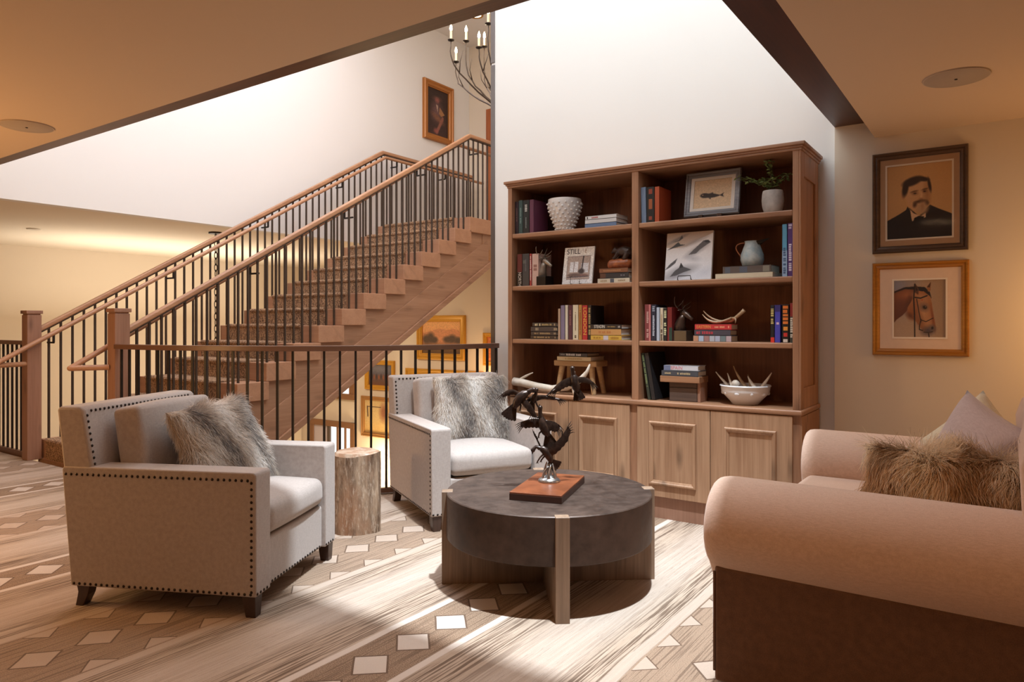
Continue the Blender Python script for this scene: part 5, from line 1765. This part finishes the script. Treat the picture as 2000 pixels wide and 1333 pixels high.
framed('horse_picture', 'painting of a bridled bay horse head in a golden frame', 'picture', TR(-0.413, YP_, 1.306), 0.474, 0.530, 0.038, 0.028, wood('gold_frame', (198, 136, 48), (150, 92, 26), 'X', 0.35, 0.0), p, (232, 204, 180), (0.066, 0.060), (244, 230, 214), True)
# painting on the high wall
p = Pic(110, 190, (54, 36, 30))
p.grad(0.5, 1.2, (66, 42, 40))
p.ell(0.48, 0.20, 0.20, 0.05, (96, 60, 50), 0.5)
p.ell(0.48, 0.24, 0.09, 0.06, (150, 84, 70), 0.5)
p.ell(0.46, 0.48, 0.24, 0.20, (104, 74, 74), 0.6)
p.poly([(0.42, 0.32), (0.52, 0.34), (0.50, 0.50)], (176, 150, 132))
p.poly([(0.60, 0.36), (0.84, 0.50), (0.66, 0.56), (0.56, 0.50)], (158, 112, 72))
p.ell(0.50, 0.62, 0.26, 0.06, (124, 82, 60), 0.6, 15)
p.line([(0.74, 0.60), (0.46, 0.92)], 0.05, (140, 88, 72))
p.ell(0.42, 0.90, 0.10, 0.05, (150, 84, 74), 0.6)
p.speckle(0.08, 3, 5)
gold2 = plain((176, 112, 50), 0.4, 0.2)
framed('figure_painting', 'tall dark painting of a seated figure high on the stairwell wall', 'picture', TR(XH, 8.682, 4.595) @ RZ(90), 0.712, 0.940, 0.105, 0.06, gold2, p)
# paintings on the lower landing wall
goldy = plain((206, 150, 48), 0.38, 0.25)
p = Pic(100, 80, (236, 178, 116))
p.grad(0.05, 0.5, (226, 160, 110))
p.poly([(0, 0.36), (0.2, 0.30), (0.45, 0.22), (0.62, 0.27), (0.8, 0.22), (1, 0.30), (1, 0.75), (0, 0.75)], (208, 140, 98), 0.8)
p.grad(0.62, 0.80, (128, 92, 56))
for cx, cy, rx, ry in ((0.10, 0.56, 0.09, 0.14), (0.22, 0.52, 0.10, 0.17), (0.33, 0.58, 0.08, 0.10), (0.66, 0.56, 0.11, 0.10), (0.78, 0.54, 0.10, 0.13), (0.92, 0.58, 0.10, 0.10)):
    p.ell(cx, cy, rx, ry, (92, 72, 56), 0.4)
p.grad(0.74, 0.95, (104, 76, 46))
p.speckle(0.06, 2, 9)
framed('landscape_painting', 'golden sunset landscape painting on the lower wall beneath the stairs', 'picture', TR(-8.112, YE, 0.98), 1.09, 0.775, 0.11, 0.06, goldy, p)
p = Pic(140, 110, (84, 80, 92))
p.grad(0.4, 1.0, (120, 76, 50))
p.ell(0.5, 0.2, 0.5, 0.2, (120, 116, 122), 0.8)
for q in range(8):
    p.ell(0.14 + q * 0.1, 0.58 + 0.03 * (q % 2), 0.03, 0.12, (150, 86, 56) if q % 2 else (66, 52, 50), 0.5)
p.speckle(0.07, 2, 12)
framed('crowd_painting', 'gold-framed dark painting of small figures below the stairs', 'picture', TR(-9.60, YE, 0.266), 0.76, 0.552, 0.085, 0.05, goldy, p)
p = Pic(120, 120, (206, 176, 122))
p.grad(0.5, 1.2, (196, 150, 84))
p.ell(0.72, 0.35, 0.14, 0.24, (150, 96, 66), 0.6)
p.line([(0.1, 0.2), (0.12, 0.5)], 0.02, (80, 60, 50))
p.line([(0.1, 0.2), (0.6, 0.2)], 0.012, (90, 66, 54))
p.speckle(0.05, 2, 13)
framed('floral_painting', 'pale yellow painting in a brown frame left of the second armchair', 'picture', TR(-9.66, YE, -0.52), 0.84, 0.755, 0.075, 0.05, plain((160, 112, 60), 0.45), p)
p = Pic(60, 40, (206, 160, 90))
p.grad(0.3, 1.0, (160, 110, 60))
p.speckle(0.12, 3, 14)
framed('wide_painting', 'wide gold-framed painting just above the second armchair', 'picture', TR(-8.06, YE, 0.03), 1.74, 0.79, 0.12, 0.06, goldy, p)
p = Pic(30, 60, (190, 110, 60))
p.speckle(0.12, 3, 15)
framed('narrow_painting', 'gold-framed picture half hidden by the end of the white wall', 'picture', TR(-6.93, YE, 0.80), 0.50, 0.545, 0.07, 0.05, goldy, p)
# ================================================================ EAGLE SCULPTURE ON THE COFFEE TABLE
k = NT('leather_top')
nn_ = k.noise(k.coords(), 12, 4, 0.6)
plq = k.surf(k.mix(k.step(nn_, 0.35, 0.7), lin((138, 78, 48)), lin((104, 56, 34))), 0.3)
PL = (-1.783, 2.865)
t = thing('bird_sculpture', 'dark bronze sculpture of flying birds on a tan leather plinth', 'sculpture', (PL[0], PL[1], 0.430), math.atan2(0.068, 0.235))
# plinth in its own frame (x along the short side)
ax_, bx_ = 0.1215, 0.2235
sk = Matrix(((1, -0.06, 0, 0), (0, 1, 0, 0), (0, 0, 1, 0), (0, 0, 0, 1)))
MB().box(-ax_, ax_, -bx_, bx_, 0.0, 0.030).build('plinth', plain((58, 34, 26), 0.35), t, bevel=0.002)
MB().box(-ax_ + 0.001, ax_ - 0.001, -bx_ + 0.001, bx_ - 0.001, 0.0295, 0.037).build('plinth_top', plq, t, bevel=0.002)
frm = Matrix.Rotation(-math.atan2(0.068, 0.235), 4, 'Z')
CR = Matrix.Rotation(R(34.85), 4, 'Z')
base = frm @ TR(-0.017, 0.032, 0.037) @ CR      # x = to the viewer's right, y = away, z = up; origin on the plinth
sil = plain((176, 172, 168), 0.22, 0.9)
bz = NT('dark_bronze')
nb_ = bz.noise(bz.coords(), 60, 4, 0.6)
bronze = bz.surf(bz.mix(bz.step(nb_, 0.35, 0.65), lin((44, 34, 30)), lin((72, 56, 48))), 0.33, 0.55, bz.bump(nb_, 0.25, 0.002))
MB(base).lathe([(0.052, 0), (0.054, 0.006), (0.048, 0.014), (0.030, 0.022), (0.014, 0.034), (0.010, 0.06), (0.008, 0.085)], 28).build('silver_base', sil, t, smooth=60)
wv_ = MB(base)
for a in range(6):
    q = math.radians(60 * a + 20)
    wv_.tube(bez((0.03 * math.cos(q), 0.03 * math.sin(q), 0.01), (0.034 * math.cos(q), 0.034 * math.sin(q), 0.05), (0.012 * math.cos(q + 1), 0.012 * math.sin(q + 1), 0.075 + 0.01 * (a % 3)), 6), [0.009, 0.008, 0.007, 0.006, 0.005, 0.004, 0.002], 7)
wv_.build('silver_spray', sil, t, smooth=180)


def wing(mb, pts, chord, nf=7, th=0.004):
    """feathered wing: pts root..tip; chord vectors (root, tip) from leading to trailing edge"""
    path = bez(*pts, 12)
    c0, c1 = Vector(chord[0]), Vector(chord[1])
    n = len(path)
    lead, trail = [], []
    for i, p in enumerate(path):
        f = i / (n - 1)
        c = c0 * (1 - f) + c1 * f
        taper = 1.0 if f < 0.75 else 1.0 - (f - 0.75) * 1.6
        scal = 1.0 + 0.10 * (i % 2)
        lead.append(p)
        trail.append(p + c * taper * scal)
    vs, fs = [], []
    for i in range(n):
        a = path[min(i + 1, n - 1)] - path[max(i - 1, 0)]
        nn = a.cross(trail[i] - lead[i])
        nn = nn.normalized() * th if nn.length > 1e-9 else Vector((0, 0, th))
        mid = lead[i] * 0.6 + trail[i] * 0.4
        vs += [lead[i], mid + nn * 1.3, trail[i], mid - nn * 1.0]
    for i in range(n - 1):
        for q in range(4):
            q2 = (q + 1) % 4
            fs.append((i * 4 + q, i * 4 + q2, (i + 1) * 4 + q2, (i + 1) * 4 + q))
    fs += [(3, 2, 1, 0), tuple((n - 1) * 4 + q for q in range(4))]
    mb.add(vs, fs)
    # finger feathers at the tip
    tipc = c0 * 0.25 + c1 * 0.75
    d = (path[-1] - path[-3]).normalized()
    for q in range(5):
        s = path[-1] * (1 - q * 0.06) + path[-3] * (q * 0.06) + tipc * (0.16 * q)
        e = s + (d * (0.030 - 0.003 * q) + tipc.normalized() * 0.006 * q)
        mb.tube([s - d * 0.012, s + (e - s) * 0.5, e], [0.0045, 0.0050, 0.0012], 6, flat=0.45)


def tail(mb, root, d, side, ln, spread):
    d, side = Vector(d).normalized(), Vector(side).normalized()
    root = Vector(root)
    side = (side - d * side.dot(d)).normalized()
    nn = d.cross(side).normalized() * 0.0028
    out = [root - side * 0.009 - d * 0.01]
    for q in range(13):
        f = (q - 6) / 6
        out.append(root + d * ln * ((1.0 if q % 2 else 0.93) - 0.14 * f * f) + side * spread * f)
    out.append(root + side * 0.009 - d * 0.01)
    n = len(out)
    mb.add([p + nn for p in out] + [p - nn for p in out], [tuple(range(n)), tuple(range(2 * n - 1, n - 1, -1))] + [(i, i + n, (i + 1) % n + n, (i + 1) % n) for i in range(n)])


def bird(body, head, wings, tl, legs=(), r=0.021):
    mb = MB(base)
    mb.tube(body, [r * 0.45, r * 0.9, r, r * 0.85, r * 0.55][:len(body)], 12)
    mb.tube(head[:3], [r * 0.55, r * 0.42, r * 0.5], 10)
    mb.ball(head[2], r * 0.52, 10, 8)
    b0 = Vector(head[2])
    mb.tube([b0, b0 * 0.5 + Vector(head[3]) * 0.5, head[3]], [r * 0.3, r * 0.2, r * 0.05], 8)
    for w_ in wings:
        wing(mb, w_[0], w_[1])
    tail(mb, *tl)
    for lg in legs:
        mb.tube(lg, [0.0055, 0.004, 0.0035], 6)
        e = Vector(lg[-1])
        for q in (-1, 0, 1):
            mb.tube([e, e + Vector((0.006 * q, 0.002, -0.008))], [0.0022, 0.001], 5)
    mb.build('bird', bronze, t, smooth=50)


# S converts picture-plane offsets (millimetres right, away, up) to metres
def V(x, y, z):
    return (x / 1000, y / 1000, z / 1000)


bird([V(10, 0, 92), V(0, 0, 118), V(-16, 0, 144), V(-32, 0, 156), V(-44, 0, 158)],
     [V(-44, 0, 158), V(-64, 0, 166), V(-78, 0, 150), V(-82, -4, 130)],
     [((V(-38, 12, 156), V(-64, 20, 196), V(-72, 14, 222)), (V(14, 6, -16), V(20, 4, -24))),
      ((V(-22, -10, 150), V(40, -26, 186), V(88, -16, 266)), (V(22, 4, -34), V(22, 0, -30)))],
     (V(8, 0, 96), (0.6, 0.1, -0.55), (0.5, 0.2, 0.8), 0.050, 0.032),
     [[V(-26, -10, 134), V(-44, -14, 118), V(-58, -14, 96)], [V(-14, 10, 128), V(-30, 12, 110), V(-40, 12, 96)], [V(4, 0, 104), V(-4, 0, 80), V(-8, 0, 60)], [V(10, 4, 100), V(8, 4, 76), V(2, 4, 52)]])
bird([V(-4, 0, 216), V(-16, 0, 236), V(-28, 0, 262), V(-36, 0, 290), V(-40, 0, 306)],
     [V(-40, 0, 306), V(-44, 0, 330), V(-44, -2, 352), V(-48, -4, 370)],
     [((V(-40, 4, 296), V(-92, 10, 306), V(-138, 8, 280)), (V(4, 0, -44), V(2, 0, -34))),
      ((V(-28, -4, 290), V(24, -12, 300), V(50, -10, 266)), (V(-4, 0, -48), V(-12, 0, -40)))],
     (V(-8, 0, 226), (0.25, 0, -1), (1, 0.1, 0.15), 0.072, 0.038),
     [[V(-28, -8, 250), V(-48, -10, 232), V(-52, -10, 216)]], 0.023)
bird([V(-168, 0, 352), V(-154, 0, 378), V(-138, 0, 402), V(-118, 0, 418), V(-104, 0, 424)],
     [V(-104, 0, 424), V(-88, -4, 436), V(-74, -6, 438), V(-60, -8, 430)],
     [((V(-138, 8, 420), V(-186, 20, 462), V(-232, 14, 410)), (V(10, 0, -34), V(20, 0, -16))),
      ((V(-126, -8, 402), V(-74, -16, 372), V(-60, -10, 306)), (V(-36, 0, -10), V(-34, 0, 6)))],
     (V(-168, 0, 362), (-0.5, 0, -1), (0.9, 0, -0.5), 0.074, 0.040),
     [[V(-142, -8, 380), V(-136, -10, 362), V(-140, -10, 344)]], 0.024)
bird([V(-82, 10, 372), V(-76, 10, 386), V(-70, 10, 400), V(-66, 10, 412)],
     [V(-66, 10, 412), V(-62, 8, 426), V(-60, 6, 438), V(-52, 4, 436)],
     [((V(-66, 10, 408), V(-18, 16, 420), V(62, 12, 390)), (V(-6, 0, -22), V(-10, 0, -10))),
      ((V(-74, 14, 404), V(-100, 22, 410), V(-116, 24, 372)), (V(8, 0, -22), V(12, 0, -8)))],
     (V(-80, 10, 378), (-0.2, 0, -1), (1, 0, 0), 0.044, 0.018),
     [[V(-68, 4, 386), V(-58, 2, 364), V(-48, 0, 344)], [V(-76, 6, 380), V(-80, 4, 356), V(-82, 4, 340)]], 0.017)
bird([V(134, 0, 428), V(128, 0, 448), V(122, 0, 474), V(118, 0, 498), V(116, 0, 508)],
     [V(116, 0, 508), V(112, -2, 524), V(110, -4, 540), V(106, -6, 554)],
     [((V(118, 4, 500), V(56, 10, 496), V(6, 6, 428)), (V(12, 0, -44), V(22, 0, -18))),
      ((V(126, -2, 496), V(180, -8, 512), V(214, -4, 468)), (V(-8, 0, -34), V(-10, 0, -14)))],
     (V(132, 0, 440), (0.25, 0, -1), (1, 0, 0), 0.056, 0.030),
     [[V(126, -8, 440), V(128, -10, 424), V(136, -10, 412)]], 0.022)
cn = MB(base)
cn.tube([V(-64, 10, 385), V(-20, 20, 400), V(6, 6, 425), V(30, 4, 440)], 0.004, 6).tube([V(48, -10, 262), V(62, -14, 236), V(58, -18, 215)], 0.0035, 6).tube([V(-60, -10, 310), V(-52, 0, 305), V(-40, 2, 300)], 0.004, 6)
cn.build('linking_rods', bronze, t, smooth=180, kind='stuff')

# ================================================================ CHANDELIER
BULB = emit('candle_bulb', (1.0, 0.80, 0.50), 60.0)
cand = NT('candle_sleeve')
cand_m = cand.surf(lin((244, 226, 190)), 0.6)
cd = thing('chandelier', 'branching iron chandelier with candle bulbs at the stairwell top', 'chandelier', (-4.35, 6.10, 3.42))
MB().tube([(0, 0, -0.05), (0, 0, 0.0), (0, 0, 0.25), (0, 0, 2.48)], [0.004, 0.028, 0.018, 0.012], 10).build('stem', MT['iron_dark'], cd, smooth=60)
for i in range(14):
    a = R(i * 360 / 14 + rng.uniform(-5, 5) + 8)
    rad = 0.60 if i % 2 else 0.40
    zt = 0.66 + rng.uniform(-0.04, 0.05) + (0.14 if i % 2 == 0 else 0.0) - (0.22 if i % 5 == 0 else 0)
    ca, sa = math.cos(a), math.sin(a)
    path = bez((0.01 * ca, 0.01 * sa, 0.03), (rad * 0.62 * ca, rad * 0.62 * sa, 0.22), (rad * 0.94 * ca, rad * 0.94 * sa, 0.42), 7) + bez((rad * 0.94 * ca, rad * 0.94 * sa, 0.42), (rad * 1.03 * ca, rad * 1.03 * sa, 0.52), (rad * ca, rad * sa, zt), 5)[1:]
    wob = [Vector(p) + Vector((rng.uniform(-1, 1), rng.uniform(-1, 1), rng.uniform(-1, 1))) * 0.006 for p in path[:-1]] + [path[-1]]
    br_ = MB().tube(wob, [0.011 - 0.0005 * q for q in range(len(wob))], 7).build('branch', MT['iron'], cd, smooth=180)
    q = wob[6]
    MB().tube([q, q + Vector((-sa * 0.06 + ca * 0.02, ca * 0.06 + sa * 0.02, 0.09)), q + Vector((-sa * 0.09, ca * 0.09, 0.20))], [0.006, 0.004, 0.0015], 6).build('twig', MT['iron'], br_, smooth=180)
    c_ = TR(rad * ca, rad * sa, zt)
    MB(c_).lathe([(0.006, -0.012), (0.032, -0.004), (0.034, 0.004), (0.030, 0.006)], 16).build('drip_cup', MT['iron_dark'], br_, smooth=60)
    MB(c_).lathe([(0.012, 0.004), (0.012, 0.095)], 12).build('candle_sleeve', cand_m, br_, smooth=60)
    MB(c_).lathe([(0.007, 0.095), (0.014, 0.112), (0.012, 0.135), (0.002, 0.165)], 12).build('bulb', BULB, br_, smooth=60)

# ================================================================ CEILING FITTINGS
sp_m = plain((176, 160, 146), 0.7)


def speaker(label, x, y):
    t = thing('ceiling_speaker', label, 'speaker', (x, y, ZC), 0, 'ceiling speakers')
    MB().lathe([(0.128, -0.006), (0.130, -0.001), (0.130, 0.0)], 48).build('trim_ring', plain((190, 172, 156), 0.6), t, smooth=40)
    MB().lathe([(0.02, -0.009), (0.120, -0.0085), (0.124, -0.006)], 48).build('grille', sp_m, t, smooth=40)
    MB().lathe([(0.006, -0.012), (0.006, -0.008)], 12).build('badge', MT['iron_dark'], t)


speaker('round ceiling speaker above the portraits on the right', -0.190, 3.690)
speaker('round ceiling speaker at the left edge of the low ceiling', -4.417, 1.688)
t = thing('smoke_detector', 'small flat ceiling detector in the left room', 'detector', (-9.577, 3.735, 2.36))
MB().lathe([(0.07, -0.012), (0.08, 0.0)], 24).build('detector_body', plain((214, 204, 186), 0.6), t, smooth=40)
t = thing('recessed_light', 'recessed brass-ringed downlight in the high stairwell ceiling', 'light', (-6.62, 8.56, ZH))
MB().lathe([(0.075, -0.004), (0.105, -0.012), (0.110, 0.0)], 32, cap=False).build('trim_ring', plain((200, 150, 80), 0.3, 0.8), t, smooth=60)
MB().lathe([(0.001, -0.003), (0.075, -0.004)], 24, cap=False).build('lens', emit('lens_glow', (1, 0.85, 0.6), 6.0), t)
